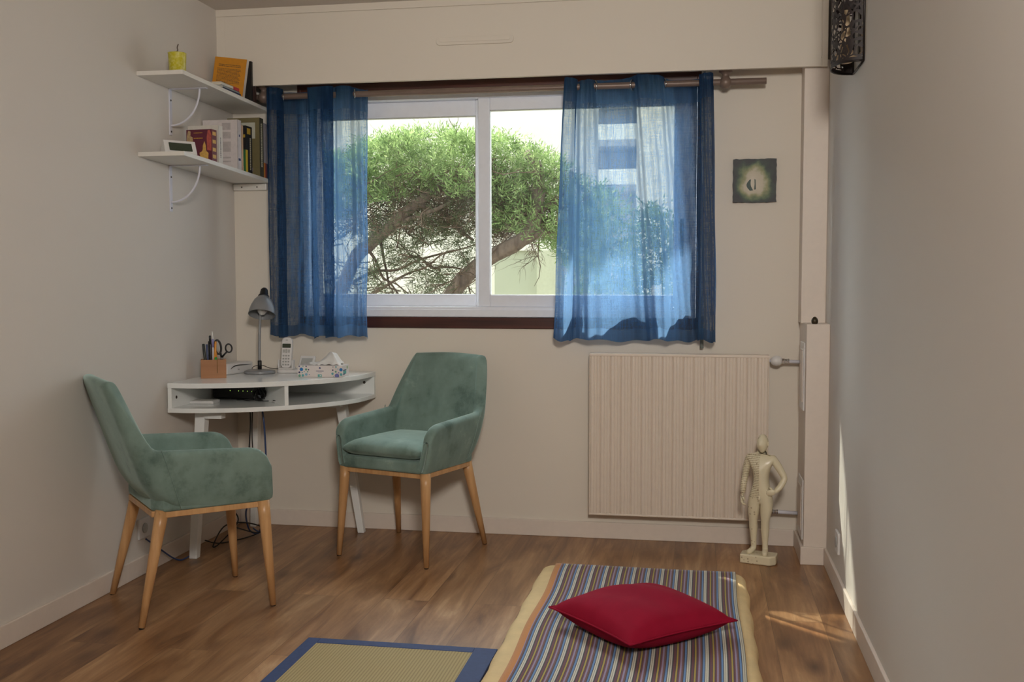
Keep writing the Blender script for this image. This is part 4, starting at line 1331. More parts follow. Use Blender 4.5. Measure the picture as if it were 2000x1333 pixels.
# tissue box
t = thing('tissue_box', 'white tissue box with blue and green dots at the desk front', 'tissue box', (0.566, -0.300, TOP), math.radians(3))
TW, TD, TH = 0.106, 0.055, 0.053
MB().box(-TW, TW, -TD, TD, 0, TH).build('carton', plain('white_printed_card', (222, 214, 210), 0.5, var=0.01), t, bevel=0.001)
dots = {'blue': (40, 118, 186), 'teal': (92, 166, 172), 'green': (104, 160, 136), 'navy': (52, 52, 96), 'purple': (112, 116, 176), 'sky': (132, 180, 204)}
def dot(x, z, r, c, par, side=False):
    pts = [(x + r * math.cos(2 * PI * k / 18), z + r * math.sin(2 * PI * k / 18)) for k in range(18)]
    pts = [(a, min(max(q, 0.0006), TH - 0.0006)) for a, q in pts]
    return pts
groups = {}
def zc(px, py):
    return ((px - 460) / (1600 - 460) * 2 * TW - TW, (1000 - py) / (1000 - 715) * TH)
L_ = [(560, 812, 44, 'blue'), (680, 812, 28, 'green'), (742, 818, 17, 'navy'), (508, 886, 24, 'navy'), (580, 892, 16, 'teal'), (720, 868, 18, 'green'), (512, 965, 32, 'green'), (596, 960, 32, 'teal'), (684, 935, 34, 'sky'), (634, 868, 9, 'navy'), (505, 738, 16, 'navy'), (602, 735, 14, 'green'), (682, 738, 16, 'navy'), (762, 938, 12, 'purple'),
      (1360, 824, 18, 'navy'), (1435, 862, 24, 'green'), (1352, 912, 30, 'teal'), (1568, 812, 42, 'blue'), (1510, 888, 16, 'purple'), (1465, 962, 56, 'purple'), (1570, 930, 34, 'teal'), (1490, 795, 15, 'sky'), (1442, 745, 20, 'teal'), (1366, 745, 12, 'navy'), (1442, 792, 8, 'navy'), (1378, 984, 10, 'green')]
for px, py, r, c in L_:
    x, z = zc(px, py)
    groups.setdefault(c, []).append(dot(x, z, r / 1140 * 2 * TW, c, t))
k = 0
for c, lst in groups.items():
    b = MB()
    for pts in lst:
        k += 1
        b.prism(pts, TD, TD + 0.0003 + 0.00001 * k, mat=RX)
    b.build('printed_dots', plain('dot_' + c, dots[c], 0.5), t)
navy = plain('navy_print', (56, 58, 108), 0.5)
tealm = plain('teal_print', (96, 172, 168), 0.5)
x, z = zc(1032, 850)
b = MB()
for i in range(14):
    b.box(x - 0.018 + i * 0.0026, x - 0.0163 + i * 0.0026, -TD - 0.0005, -TD, z - 0.0018, z + 0.0018)
for i in range(8):
    b.box(x - 0.009 + i * 0.0023, x - 0.0075 + i * 0.0023, -TD - 0.0005, -TD, z - 0.0052, z - 0.0042)
for a in (0,):
    xx, zz = zc(1032, 775)
    b.prism([(xx - 0.003, zz - 0.003), (xx + 0.003, zz - 0.003), (xx + 0.0045, zz + 0.001), (xx, zz + 0.005), (xx - 0.0045, zz + 0.001)], TD, TD + 0.0005, mat=RX)
b.build('brand_print', navy, t)
x, z = zc(1028, 962)
b = MB()
b.prism(slot(x - 0.0095, x + 0.0095, z - 0.0058, z + 0.0058, 0.0015), TD, TD + 0.0004, mat=RX)
o = b.build('count_print', tealm, t)
MB().box(x - 0.0025, x - 0.0018, -TD - 0.0006, -TD - 0.0004, z - 0.0045, z + 0.0045).prism([(x + 0.0035 + 0.003 * math.cos(q), z + 0.003 * math.sin(q)) for q in [2 * PI * i / 12 for i in range(12)]], TD + 0.0004, TD + 0.0006, mat=RX).build('count_symbol', M['whiteplastic'], o)
b = MB()
b.box(TW, TW + 0.0004, -0.040, 0.010, 0.012, 0.028)
b.build('side_label', tealm, t)
b = MB()
b.box(TW, TW + 0.0005, -0.042, 0.012, 0.029, 0.0325)
b.box(TW, TW + 0.0005, -0.042, -0.012, 0.010, 0.015)
b.build('side_print', navy, t)
b = MB()
b.box(TW, TW + 0.0005, 0.020, 0.032, 0.034, 0.046)
b.build('side_logo', plain('green_logo_print', (120, 168, 96), 0.5), t)
# the pulled-up tissue
ts = MB()
rows = []
nx, ny = 34, 12
for i in range(nx + 1):
    u = i / nx
    x = -0.060 + 0.150 * u
    hgt = 0.060 * (math.sin(PI * min(1, max(0, (u - 0.10) / 0.95))) ** 0.85) * (0.3 + 0.9 * u) if u > 0.02 else 0
    hgt = 0.010 * (1 - u) + (0.056 * math.exp(-((u - 0.72) / (0.30 if u < 0.72 else 0.20)) ** 2))
    row = []
    for j in range(ny + 1):
        v = j / ny * 2 - 1
        dip = abs(v) ** 2.5
        row.append(Vector((x + 0.006 * math.sin(v * 5 + u * 7), v * 0.030 + 0.004 * math.sin(u * 14), TH + 0.001 + hgt * (1 - 0.96 * dip) + 0.002 * math.sin(u * 31 + v * 6))))
    rows.append(row)
ts.grid(rows)
tag(ts.build('paper_tissue', plain('white_tissue_paper', (226, 226, 224), 0.85, var=0.03), None, smooth=True, solid=0.0008), 'crumpled white paper tissue rising out of the tissue box', 'tissue')
TS = bpy.data.objects['paper_tissue']
TS.location = t.location
TS.rotation_euler = t.rotation_euler

# ------------------------------------------------------------------ inside the desk
LOW = DB + 0.0204
t = thing('internet_router', 'black internet router with green lights inside the desk shelf', 'router', (0.205, -0.325, LOW), math.radians(-7))
MB().box(-0.150, 0.150, -0.06, 0.06, 0.006, 0.080).build('body', M['black'], t, bevel=0.004)
led = N('green_led')
led.b.inputs['Base Color'].default_value = (0.2, 0.6, 0.1, 1)
led.b.inputs['Emission Color'].default_value = (0.55, 0.9, 0.15, 1)
led.b.inputs['Emission Strength'].default_value = 0.8
led.l(led.ramp(led.noise(led.coord(), 20), [(0.3, (0.2, 0.6, 0.1, 1)), (0.7, (0.3, 0.7, 0.15, 1))]), led.b.inputs['Base Color'])
for x in (-0.060, -0.015, 0.008, 0.031, 0.054):
    box('status_light', (x - 0.0014, x + 0.0014, -0.0608, -0.0598, 0.040, 0.043), led.m, t)
b = MB()
for x in (0.118, 0.142):
    b.box(x - 0.008, x + 0.006, -0.0615, -0.0602, 0.030, 0.062)
b.build('ports', plain('port_black', (12, 12, 12), 0.3), t)
box('port_label', (0.085, 0.148, -0.0612, -0.0602, 0.012, 0.026), plain('grey_label', (168, 172, 178), 0.5), t)
t2 = thing('cable_bundle', 'tangled black cable bundle in front of the router', 'cable', (0.300, -0.420, LOW))
random.seed(3)
b = MB()
for k in range(5):
    pts = []
    ph = random.uniform(0, 6)
    for i in range(22):
        a = i * 0.62 + ph
        pts.append((0.035 * math.cos(a) * (0.6 + 0.3 * math.sin(i)), 0.012 * math.sin(a * 1.3) + random.uniform(-.006, .006), 0.036 + 0.028 * math.sin(a)))
    b.tube(spline(pts, 120), 0.0028, 6)
b.tube(spline([(-0.11, 0.0, 0.004), (-0.08, -0.005, 0.006), (-0.05, -0.01, 0.003), (-0.02, 0.0, 0.006), (0.0, 0.0, 0.02)], 30), 0.002, 6)
b.tube(spline([(0.0, -0.01, 0.005), (0.04, -0.012, 0.003), (0.09, 0.0, 0.008), (0.11, 0.01, 0.012)], 30), 0.002, 6)
b.build('cables', M['black'], t2, smooth=True)
t = thing('flat_white_box', 'flat white plastic box lying at the left of the desk shelf', 'box', (0.085, -0.530, LOW), math.radians(5))
MB().box(-0.055, 0.055, -0.035, 0.045, 0, 0.012).build('case', M['whiteplastic'], t, bevel=0.002)
MB().box(-0.050, 0.050, -0.030, 0.040, 0.012, 0.014).build('lid', M['shelf'], t, bevel=0.001)
t = thing('small_dish', 'small white round dish beside the divider in the desk shelf', 'dish', (0.408, -0.470, LOW))
MB().lathe([(0.010, 0.0), (0.017, 0.003), (0.024, 0.009), (0.025, 0.011), (0.023, 0.0105), (0.015, 0.005), (0.0, 0.004)], 24).build('bowl', M['whiteplastic'], t, smooth=True)
MB().lathe([(0.0, 0.0105), (0.0195, 0.0105), (0.019, 0.013), (0.0, 0.0135)], 20).build('dark_insert', M['black'], t, smooth=True)

# cables below the desk
def cable(label, pts, r, m, n=60):
    o = MB().tube(spline(pts, n), r, 7).build('cable', m, None, smooth=True)
    c = Vector(pts[0])
    tag(o, label, 'cable')
    return o
bluec = plain('blue_cable_sheath', (48, 68, 112), 0.4)
cable('black cable dropping from the desk underside into a floor loop', [(0.245, -0.40, 0.651), (0.250, -0.41, 0.55), (0.238, -0.42, 0.38), (0.20, -0.40, 0.26), (0.10, -0.33, 0.18), (0.16, -0.36, 0.10), (0.12, -0.46, 0.02), (0.10, -0.50, 0.01), (0.13, -0.44, 0.09), (0.20, -0.36, 0.09), (0.27, -0.30, 0.05), (0.22, -0.30, 0.03), (0.14, -0.34, 0.06)], 0.0032, M['black'], 110)
cable('second black cable curling under the desk towards the corner', [(0.24, -0.36, 0.651), (0.242, -0.37, 0.45), (0.25, -0.30, 0.28), (0.24, -0.24, 0.12), (0.21, -0.22, 0.03), (0.19, -0.26, 0.006), (0.10, -0.42, 0.004), (0.05, -0.48, 0.03)], 0.0028, M['black'], 80)
cable('blue network cable hanging from the desk and coiling near the back leg', [(0.33, -0.46, 0.651), (0.345, -0.47, 0.55), (0.342, -0.45, 0.36), (0.27, -0.30, 0.20), (0.235, -0.24, 0.08), (0.21, -0.24, 0.015), (0.165, -0.25, 0.03), (0.15, -0.25, 0.12), (0.19, -0.24, 0.19), (0.23, -0.23, 0.13), (0.21, -0.22, 0.02), (0.17, -0.22, 0.03)], 0.0042, bluec, 110)
cable('blue network cable running along the left baseboard to the desk leg', [(0.022, -0.95, 0.15), (0.035, -0.86, 0.085), (0.05, -0.77, 0.022), (0.07, -0.72, 0.006), (0.085, -0.63, 0.03), (0.08, -0.60, 0.10), (0.06, -0.55, 0.20)], 0.0036, bluec, 60)
t = thing('plug_adapter', 'black plug adapter on the left wall behind the desk leg', 'plug', (0.0, -0.64, 0.235))
MB().box(0.0, 0.035, -0.03, 0.03, -0.016, 0.016).build('housing', M['black'], t, bevel=0.003)
MB().tube(spline([(0.03, 0.02, 0.0), (0.06, 0.05, -0.01), (0.08, 0.10, 0.01), (0.10, 0.2, 0.03)], 16), 0.003, 7).build('lead', M['black'], t, smooth=True)

# ------------------------------------------------------------------ armchairs
def armchair(label, loc, rz):
    """+y is the front of the chair"""
    t = thing('armchair', label, 'armchair', loc, rz, 'green velvet armchairs')
    ZB = 0.405
    def U(z):
        """plan outline at height z: half width, back y, front y, corner radius"""
        k = (z - ZB) / (0.885 - ZB)
        ka = min(1, (z - ZB) / 0.22)
        hw = 0.232 + 0.030 * math.sin(PI / 2 * ka)
        if z > 0.63:
            hw -= 0.034 * ((z - 0.63) / 0.255)
        yb = -0.190 - 0.165 * max(0, k) ** 1.0
        return hw, yb, 0.245, 0.075
    side, cor = 24, 9
    def outline(z, off=0.0):
        hw, yb, yf, rc = U(z)
        hw -= off
        yb += off
        rc = max(0.02, rc - off)
        yb0 = U(0.63)[1] + off
        pts = []
        # left side front -> back, rounded corner, back, corner, right side
        bk = 13
        for i in range(side):
            u = (i / side) ** 1.6
            pts.append(Vector((-hw, yf + (yb + rc - yf) * u, z)))
        for i in range(cor):
            a = PI / 2 * i / cor
            pts.append(Vector((-hw + rc - rc * math.cos(a), yb + rc - rc * math.sin(a), z)))
        for i in range(bk + 1):
            u = i / bk
            bow = 0.010 * math.sin(PI * u)
            pts.append(Vector((-hw + rc + (2 * hw - 2 * rc) * u, yb - bow, z)))
        q = pts[:side + cor]
        pts += [Vector((-p.x, p.y, p.z)) for p in reversed(q)]
        return pts
    npts = len(outline(0.5))
    def ztop(j):
        j = min(j, npts - 1 - j)
        if j < side:
            u = (j / side) ** 1.6
            z = 0.606 + 0.020 * u
            if u < 0.19:                      # rounded front corner of the arm
                a = (0.19 - u) / 0.19
                z -= 0.066 * (1 - math.sqrt(max(0, 1 - a * a)))
            return z
        k = (j - side) / cor
        if k < 1:
            q = min(1, max(0, (k - 0.02) / 0.52))
            s_ = q ** 0.85
            return 0.628 + 0.246 * s_
        return 0.875 + 0.006 * math.sin(PI * (j - side - cor) / (npts - 2 * side - 2 * cor))
    nz = 12
    TH_ = 0.050
    outer, inner = [], []
    def at_height(z, j, off):
        return outline(z, off=off)[j]
    cache = {}
    def pt(j, z, off):
        key = (round(z, 4), off)
        if key not in cache:
            cache[key] = outline(z, off=off)
        return cache[key][j].copy()
    rows = []
    # outer skin from bottom up, over the top edge, and down the inside to below the seat
    for i in range(nz + 1):
        rows.append([pt(j, ZB + (ztop(j) - 0.012 - ZB) * i / nz, 0.0) for j in range(npts)])
    r_ = []
    for j in range(npts):
        p = pt(j, ztop(j) - 0.002, 0.010)
        r_.append(p)
    rows.append(r_)
    rows.append([pt(j, ztop(j) + 0.002, TH_ / 2) for j in range(npts)])
    rows.append([pt(j, ztop(j) - 0.002, TH_ - 0.010) for j in range(npts)])
    for i in range(nz + 1):
        rows.append([pt(j, ztop(j) - 0.012 + (ZB + 0.02 - ztop(j) + 0.012) * i / nz, TH_) for j in range(npts)])
    # taper of the arm fronts: pull the front back a little towards the bottom
    for ri, row in enumerate(rows):
        for j in range(npts):
            jj = min(j, npts - 1 - j)
            p = row[j]
            f = max(0, 1 - jj / 14)
            p.y -= f * 0.014 * max(0, (p.z - 0.42) / 0.15)
    nr = len(rows)
    # the lower back edge rolls in under the seat
    for ri, f in ((0, 1.0), (1, 0.42), (2, 0.10)):
        for j in range(npts):
            jj = min(j, npts - 1 - j)
            w_ = min(1, max(0, (jj - side + 6) / 9))
            rows[ri][j].y += 0.030 * f * w_
            rows[ri][j].x *= 1 - 0.03 * f
            rows[ri][j].z += 0.012 * f * w_
    # round the noses of the two arms
    for k, f in ((0, 0.50), (1, 0.24), (2, 0.09), (3, 0.03)):
        for j in (k, npts - 1 - k):
            for i in range(nr // 2):
                a, c = rows[i][j], rows[nr - 1 - i][j]
                m = (a + c) / 2
                rows[i][j], rows[nr - 1 - i][j] = a.lerp(m, f), c.lerp(m, f)
                if k == 0:
                    rows[i][j].y += 0.006
                    rows[nr - 1 - i][j].y += 0.006
    b = MB()
    b.grid(rows)
    # close the front faces of the two arms and the bottom
    for j in (0, npts - 1):
        half = nr // 2
        for i in range(half):
            a, c = i, i + 1
            d_, e = nr - 1 - i, nr - 2 - i
            q = (a * npts + j, c * npts + j, e * npts + j, d_ * npts + j)
            if len(set(q)) == 4:
                b.f.append(q if j else q[::-1])
                b.mi.append(0)
    o = b.build('upholstered_shell', M['velvet'], t, smooth=True, subsurf=1, bevel=0.0)
    # seat base under the cushion, visible as the front lip
    hw = 0.228
    pl = [(-hw, 0.243), (-hw, -0.15), (-hw + 0.05, -0.185), (hw - 0.05, -0.185), (hw, -0.15), (hw, 0.243)]
    MB().prism(pl[::-1], ZB - 0.004, ZB + 0.050).build('seat_base', M['velvet'], t, bevel=0.012, seg=3)
    # cushion
    cm = MB()
    cx, cy0, cy1 = 0.203, -0.185, 0.262
    zz0, zz1 = ZB + 0.050, ZB + 0.118
    nxx, nyy = 12, 12
    top_, bot_ = [], []
    for i in range(nyy + 1):
        v = i / nyy * 2 - 1
        rt_, rb_ = [], []
        for j in range(nxx + 1):
            u = j / nxx * 2 - 1
            ex = min(1, (1 - abs(u)) / 0.16)
            ey = min(1, (1 - abs(v)) / 0.16)
            e = math.sqrt(max(0, 1 - (1 - ex) ** 2)) * math.sqrt(max(0, 1 - (1 - ey) ** 2))
            x = cx * u
            y = (cy0 + cy1) / 2 + (cy1 - cy0) / 2 * v
            dome = 0.012 * (1 - u * u) * (1 - v * v)
            mid = (zz0 + zz1) / 2
            rt_.append(Vector((x, y, mid + (zz1 - mid) * (0.35 + 0.65 * e) + dome)))
            rb_.append(Vector((x, y, mid - (mid - zz0) * (0.35 + 0.65 * e))))
        top_.append(rt_)
        bot_.append(rb_)
    cm.grid(top_)
    k0 = len(cm.v)
    cm.grid([r[::-1] for r in bot_])
    nn = nxx + 1
    def T(i, j):
        return i * nn + j
    def B_(i, j):
        return k0 + i * nn + (nxx - j)
    for j in range(nxx):
        cm.f.append((T(0, j), B_(0, j), B_(0, j + 1), T(0, j + 1))); cm.mi.append(0)
        cm.f.append((T(nyy, j + 1), B_(nyy, j + 1), B_(nyy, j), T(nyy, j))); cm.mi.append(0)
    for i in range(nyy):
        cm.f.append((T(i + 1, 0), B_(i + 1, 0), B_(i, 0), T(i, 0))); cm.mi.append(0)
        cm.f.append((T(i, nxx), B_(i, nxx), B_(i + 1, nxx), T(i + 1, nxx))); cm.mi.append(0)
    cm.build('seat_cushion', M['velvet'], t, smooth=True, subsurf=1)
    # seams where the back panel meets the arm panels
    for sgn in (-1, 1):
        j = side - 1
        pts = []
        for i in range(14):
            z = ZB + 0.004 + (0.628 - ZB) * i / 13
            p = pt(j, z, 0.0)
            pts.append((-sgn * p.x, p.y, z))
        MB().tube(pts, 0.0020, 6).build('seam_piping', M['velvet'], t, smooth=True)
    # beech frame
    fr = MB()
    fr.box(-0.205, 0.205, 0.205, 0.228, ZB - 0.026, ZB - 0.004)
    fr.box(-0.185, 0.185, -0.185, -0.162, ZB - 0.026, ZB - 0.004)
    fr.box(-0.218, -0.195, -0.165, 0.208, ZB - 0.026, ZB - 0.004)
    fr.box(0.195, 0.218, -0.165, 0.208, ZB - 0.026, ZB - 0.004)
    fr.build('seat_frame', M['beech'], t, bevel=0.003)
    for sx in (-1, 1):
        for (tx, ty, fx, fy, br_) in ((0.212, 0.216, 0.231, 0.243, 0), (0.195, -0.150, 0.241, -0.240, 1)):
            tp = Vector((sx * tx, ty, ZB - 0.002))
            ft = Vector((sx * fx, fy, 0.004))
            lg = MB().tube([ft, ft.lerp(tp, 0.5), ft.lerp(tp, 0.86), tp], [0.0115, 0.0180, 0.0225, 0.0240], 16).build('leg', M['beech'], t, smooth=True, bevel=0.0)
            MB().tube([(ft.x, ft.y, 0.0), (ft.x, ft.y, 0.006)], 0.0095, 14).build('glide', M['black'], lg)
    return t
def face(dx, dy):
    return math.atan2(dy, dx) - PI / 2
armchair('green velvet armchair by the left wall, seen from the side, facing the desk', (0.376, -1.25, 0), face(0.374, 0.339))
armchair('green velvet armchair with wooden legs right of the desk, facing the room', (1.0075, -0.3635, 0), face(-0.153, -0.465))

# ------------------------------------------------------------------ floor things
# futon mattress
mx0, mx1, my0, my1, mh = 1.668, 2.474, -2.75, -0.80, 0.088
t = thing('futon_mattress', 'cream futon mattress on the floor under the striped cloth', 'mattress', ((mx0 + mx1) / 2, (my0 + my1) / 2, 0))
b = MB()
rows = []
nu, nv = 48, 60
def mat_pt(u, v, grow=0.0):
    """rounded mattress surface: u across, v along, both -1..1"""
    def f(a, w, r):
        return a
    hx, hy = (mx1 - mx0) / 2 + grow, (my1 - my0) / 2 + grow
    return hx * u, hy * v
prof = []
R = 0.038
for i in range(7):
    a = -PI / 2 + PI / 2 * i / 6
    prof.append((R * math.cos(a) - R, R + R * math.sin(a)))
for i in range(7):
    a = PI / 2 * i / 6
    prof.append((R * math.cos(a) - R, mh - R + R * math.sin(a)))
def ring(off, z, nside=22, rc=0.06):
    out = []
    hx, hy = (mx1 - mx0) / 2 + off, (my1 - my0) / 2 + off
    rc = max(0.012, rc + off)
    cs = [(hx - rc, -hy + rc, -PI / 2), (hx - rc, hy - rc, 0), (-hx + rc, hy - rc, PI / 2), (-hx + rc, -hy + rc, PI)]
    for k, (cx, cy, a0) in enumerate(cs):
        for i in range(8):
            a = a0 + PI / 2 * i / 7
            out.append(Vector((cx + rc * math.cos(a), cy + rc * math.sin(a), z)))
        nx_ = cs[(k + 1) % 4]
        e0 = out[-1]
        a = nx_[2]
        e1 = Vector((nx_[0] + rc * math.cos(a), nx_[1] + rc * math.sin(a), z))
        for i in range(1, nside):
            out.append(e0.lerp(e1, i / nside))
    return out
rows = []
for off, z in prof:
    rg = ring(off, z)
    for k, p in enumerate(rg):
        wob = 0.005 * math.sin(p.y * 23 + p.x * 9) * math.sin(PI * z / mh)
        p.x += wob * (1 if p.x > 0 else -1)
    rows.append(rg)
for k in range(1, 5):
    rows.append(ring(-R - 0.09 * k, mh + 0.001 * k))
b.grid([r for r in rows], closed=True)
b.f.append(tuple(range(len(b.v) - len(rows[0]), len(b.v))))
b.mi.append(0)
cream = plain('cream_cotton_cover', (222, 196, 146), 0.85, var=0.06, scale=14, bump=0.15)
b.build('cover', cream, t, smooth=True)
# striped cloth: narrower on the visible left, hanging over the head end
sx0, sx1 = 1.735, 2.428
b = MB()
rows = []
uvs = []
nx_, ny_ = 40, 70
yh = my1
for i in range(ny_ + 1):
    s_ = i / ny_ * 1.93
    # walk from the foot end to the head end and down over the rounded edge
    y = -2.74 + s_
    z = mh + 0.0065
    if y > yh - R:
        a = (y - (yh - R)) / R
        y = yh - R + (R + 0.005) * math.sin(min(a, 1.7))
        z = mh - R + (R + 0.0065) * math.cos(min(a, 1.7))
    row = []
    for j in range(nx_ + 1):
        u = j / nx_
        x = sx0 + (sx1 - sx0) * u + 0.004 * math.sin(y * 9) * (1 - u) + 0.003 * math.sin(y * 7 + 1) * u
        e = min(u, 1 - u)
        zz = z + 0.0035 * math.sin(y * 6 + u * 5) * 0.4
        row.append(Vector((x, y, zz)))
        uvs.append((u * (sx1 - sx0), s_))
    rows.append(row)
b.grid(rows)
o = b.build('striped_cloth', mat_stripes(), None, smooth=True, solid=0.004)
tag(o, 'multicoloured striped cloth with an orange edge spread over the futon', 'cloth')
ul = o.data.uv_layers.new(name='UVMap')
for poly in o.data.polygons:
    for li, vi in zip(poly.loop_indices, poly.vertices):
        ul.data[li].uv = uvs[vi]

# red cushion
def pillow(name, half, thick, m):
    b = MB()
    n = 22
    top_, bot_ = [], []
    for i in range(n + 1):
        v = i / n * 2 - 1
        rt_, rb_ = [], []
        for j in range(n + 1):
            u = j / n * 2 - 1
            pin = 1 - 0.055 * (1 - abs(u) ** 2) * abs(v) ** 3
            pin2 = 1 - 0.055 * (1 - abs(v) ** 2) * abs(u) ** 3
            e = (max(0, 1 - u * u) * max(0, 1 - v * v)) ** 0.42
            w_ = 0.004 * math.sin(u * 7 + v * 3) * e
            x, y = half * u * pin2, half * v * pin
            rt_.append(Vector((x, y, thick * (0.45 + 0.62 * e) + w_)))
            rb_.append(Vector((x, y, thick * (0.45 - 0.45 * min(1, e * 1.4)))))
        top_.append(rt_)
        bot_.append(rb_)
    b.grid(top_)
    k0 = len(b.v)
    b.grid([r[::-1] for r in bot_])
    nn = n + 1
    for j in range(n):
        b.f.append((j, k0 + n - j, k0 + n - j - 1, j + 1)); b.mi.append(0)
        b.f.append((n * nn + j + 1, k0 + n * nn + n - j - 1, k0 + n * nn + n - j, n * nn + j)); b.mi.append(0)
    for i in range(n):
        b.f.append(((i + 1) * nn, k0 + (i + 1) * nn + n, k0 + i * nn + n, i * nn)); b.mi.append(0)
        b.f.append((i * nn + n, k0 + i * nn, k0 + (i + 1) * nn, (i + 1) * nn + n)); b.mi.append(0)
    return b
t = thing('red_cushion', 'deep red square cushion lying diagonally on the striped cloth', 'cushion', (2.108, -1.585, mh + 0.010), math.radians(45 - 3))
red = plain('deep_red_cotton', (146, 22, 48), 0.9, var=0.08, scale=12, spec=0.1)
pillow('cover', 0.212, 0.118, red).build('cover', red, t, smooth=True, subsurf=1)
hm = 0.214
edge = []
for sx, sy, ex, ey in ((-1, -1, 1, -1), (1, -1, 1, 1), (1, 1, -1, 1), (-1, 1, -1, -1)):
    for i in range(20):
        q = i / 20
        x, y = sx + (ex - sx) * q, sy + (ey - sy) * q
        pin = 0.055 * (1 - (x if sy == ey else y) ** 2)
        edge.append(Vector((hm * x * (1 - (pin if sx == ex else 0)), hm * y * (1 - (pin if sy == ey else 0)), 0.053)))
MB().tube(edge, 0.0032, 7, closed=True).build('seam_piping', red, t, smooth=True)

# tatami mat
t = thing('tatami_mat', 'straw tatami mat with a navy cloth border on the floor', 'mat', (1.32, -2.35, 0))
tx0, tx1, ty0, ty1, tz = 0.985, 1.640, -3.2, -1.605, 0.012
bw = 0.045
box('straw_weave', (tx0 + bw - 0.004, tx1 - 0.075 + 0.004, ty0 + bw, ty1 - bw + 0.004, 0.001, tz), mat_tatami(), t, 0.002, world=True)
navyc = plain('navy_border_cloth', (42, 62, 108), 0.75, var=0.10, scale=60)
b = MB()
b.box(tx0, tx0 + bw, ty0, ty1, 0.0, tz + 0.0015)
b.box(tx1 - 0.075, tx1, ty0, ty1, 0.0, tz + 0.0015)
b.box(tx0 + bw, tx1 - 0.075, ty1 - bw, ty1, 0.0, tz + 0.0015)
b.build('cloth_border', navyc, t, world=True, bevel=0.002)

# ------------------------------------------------------------------ acupuncture statue
t = thing('male_figure_statue', 'cream figure statue of a standing man, hand on hip, beside the radiator', 'statue', (2.548, -0.315, 0.0), math.radians(-14))
cs = mat_statue()
base = [(-0.074, -0.042), (0.055, -0.050), (0.078, -0.025), (0.074, 0.045), (-0.060, 0.050), (-0.078, 0.02)]
MB().prism(base, 0.0, 0.040).build('plinth', cs, t, bevel=0.006, seg=3)
verts, edges, rad = [], [], []
def J(x, y, z, r, link=None, ry=None):
    verts.append((x, y, z))
    rad.append((r, ry or r))
    if link is not None:
        edges.append((link, len(verts) - 1))
    return len(verts) - 1
pel = J(0.005, 0.0, 0.312, 0.043, None, 0.032)
wai = J(0.007, 0.0, 0.352, 0.036, pel, 0.028)
che = J(0.007, 0.002, 0.400, 0.043, wai, 0.032)
ch2 = J(0.007, 0.004, 0.437, 0.046, che, 0.032)
nb = J(0.009, 0.004, 0.468, 0.021, ch2)
nk = J(0.011, 0.002, 0.508, 0.0155, nb)
# viewer-right arm: hand on hip
a1 = J(0.057, 0.002, 0.455, 0.020, ch2)
a2 = J(0.084, 0.006, 0.414, 0.0165, a1)
a3 = J(0.106, 0.006, 0.374, 0.0145, a2)
a4 = J(0.090, -0.012, 0.340, 0.0135, a3)
a5 = J(0.066, -0.026, 0.314, 0.0100, a4)
# viewer-left arm: hanging
c1 = J(-0.046, 0.002, 0.457, 0.021, ch2)
c2 = J(-0.058, 0.002, 0.412, 0.0165, c1)
c3 = J(-0.064, 0.000, 0.370, 0.0135, c2)
c4 = J(-0.068, -0.008, 0.338, 0.0140, c3)
c5 = J(-0.070, -0.016, 0.300, 0.0100, c4)
# legs
l1 = J(0.030, 0.0, 0.275, 0.028, pel)
l2 = J(0.030, -0.002, 0.235, 0.026, l1)
l3 = J(0.026, -0.004, 0.186, 0.0185, l2)
l4 = J(0.025, 0.004, 0.145, 0.0195, l3)
l5 = J(0.026, 0.002, 0.085, 0.0125, l4)
l6 = J(0.027, 0.002, 0.056, 0.0135, l5)
l7 = J(0.030, -0.026, 0.046, 0.0120, l6)
l8 = J(0.032, -0.044, 0.043, 0.0090, l7)
r1 = J(-0.020, 0.0, 0.275, 0.028, pel)
r2 = J(-0.024, 0.0, 0.235, 0.026, r1)
r3 = J(-0.026, 0.0, 0.190, 0.0185, r2)
r4 = J(-0.026, 0.008, 0.148, 0.0195, r3)
r5 = J(-0.024, 0.008, 0.090, 0.0125, r4)
r6 = J(-0.024, 0.010, 0.058, 0.0135, r5)
r7 = J(-0.036, -0.012, 0.047, 0.0120, r6)
r8 = J(-0.046, -0.026, 0.044, 0.0090, r7)
me = bpy.data.meshes.new('body')
me.from_pydata(verts, edges, [])
body = bpy.data.objects.new('body', me)
COL.objects.link(body)
body.parent = t
md = body.modifiers.new('skin', 'SKIN')
md.use_smooth_shade = True
sk = me.skin_vertices[0].data if me.skin_vertices else None
if sk is None:
    bpy.context.view_layer.update()
    sk = me.skin_vertices[0].data
SC = [1.15] * len(rad)
for q in (a1, a2, a3, a4, a5, c1, c2, c3, c4, c5):
    SC[q] = 1.05
for q in (l3, l4, l5, l6, r3, r4, r5, r6):
    SC[q] = 1.02
for i, (a, c) in enumerate(rad):
    sk[i].radius = (a * SC[i], c * SC[i])
    sk[i].use_root = (i == 0)
md2 = body.modifiers.new('smooth', 'SUBSURF')
md2.levels = md2.render_levels = 2
me.materials.append(cs)
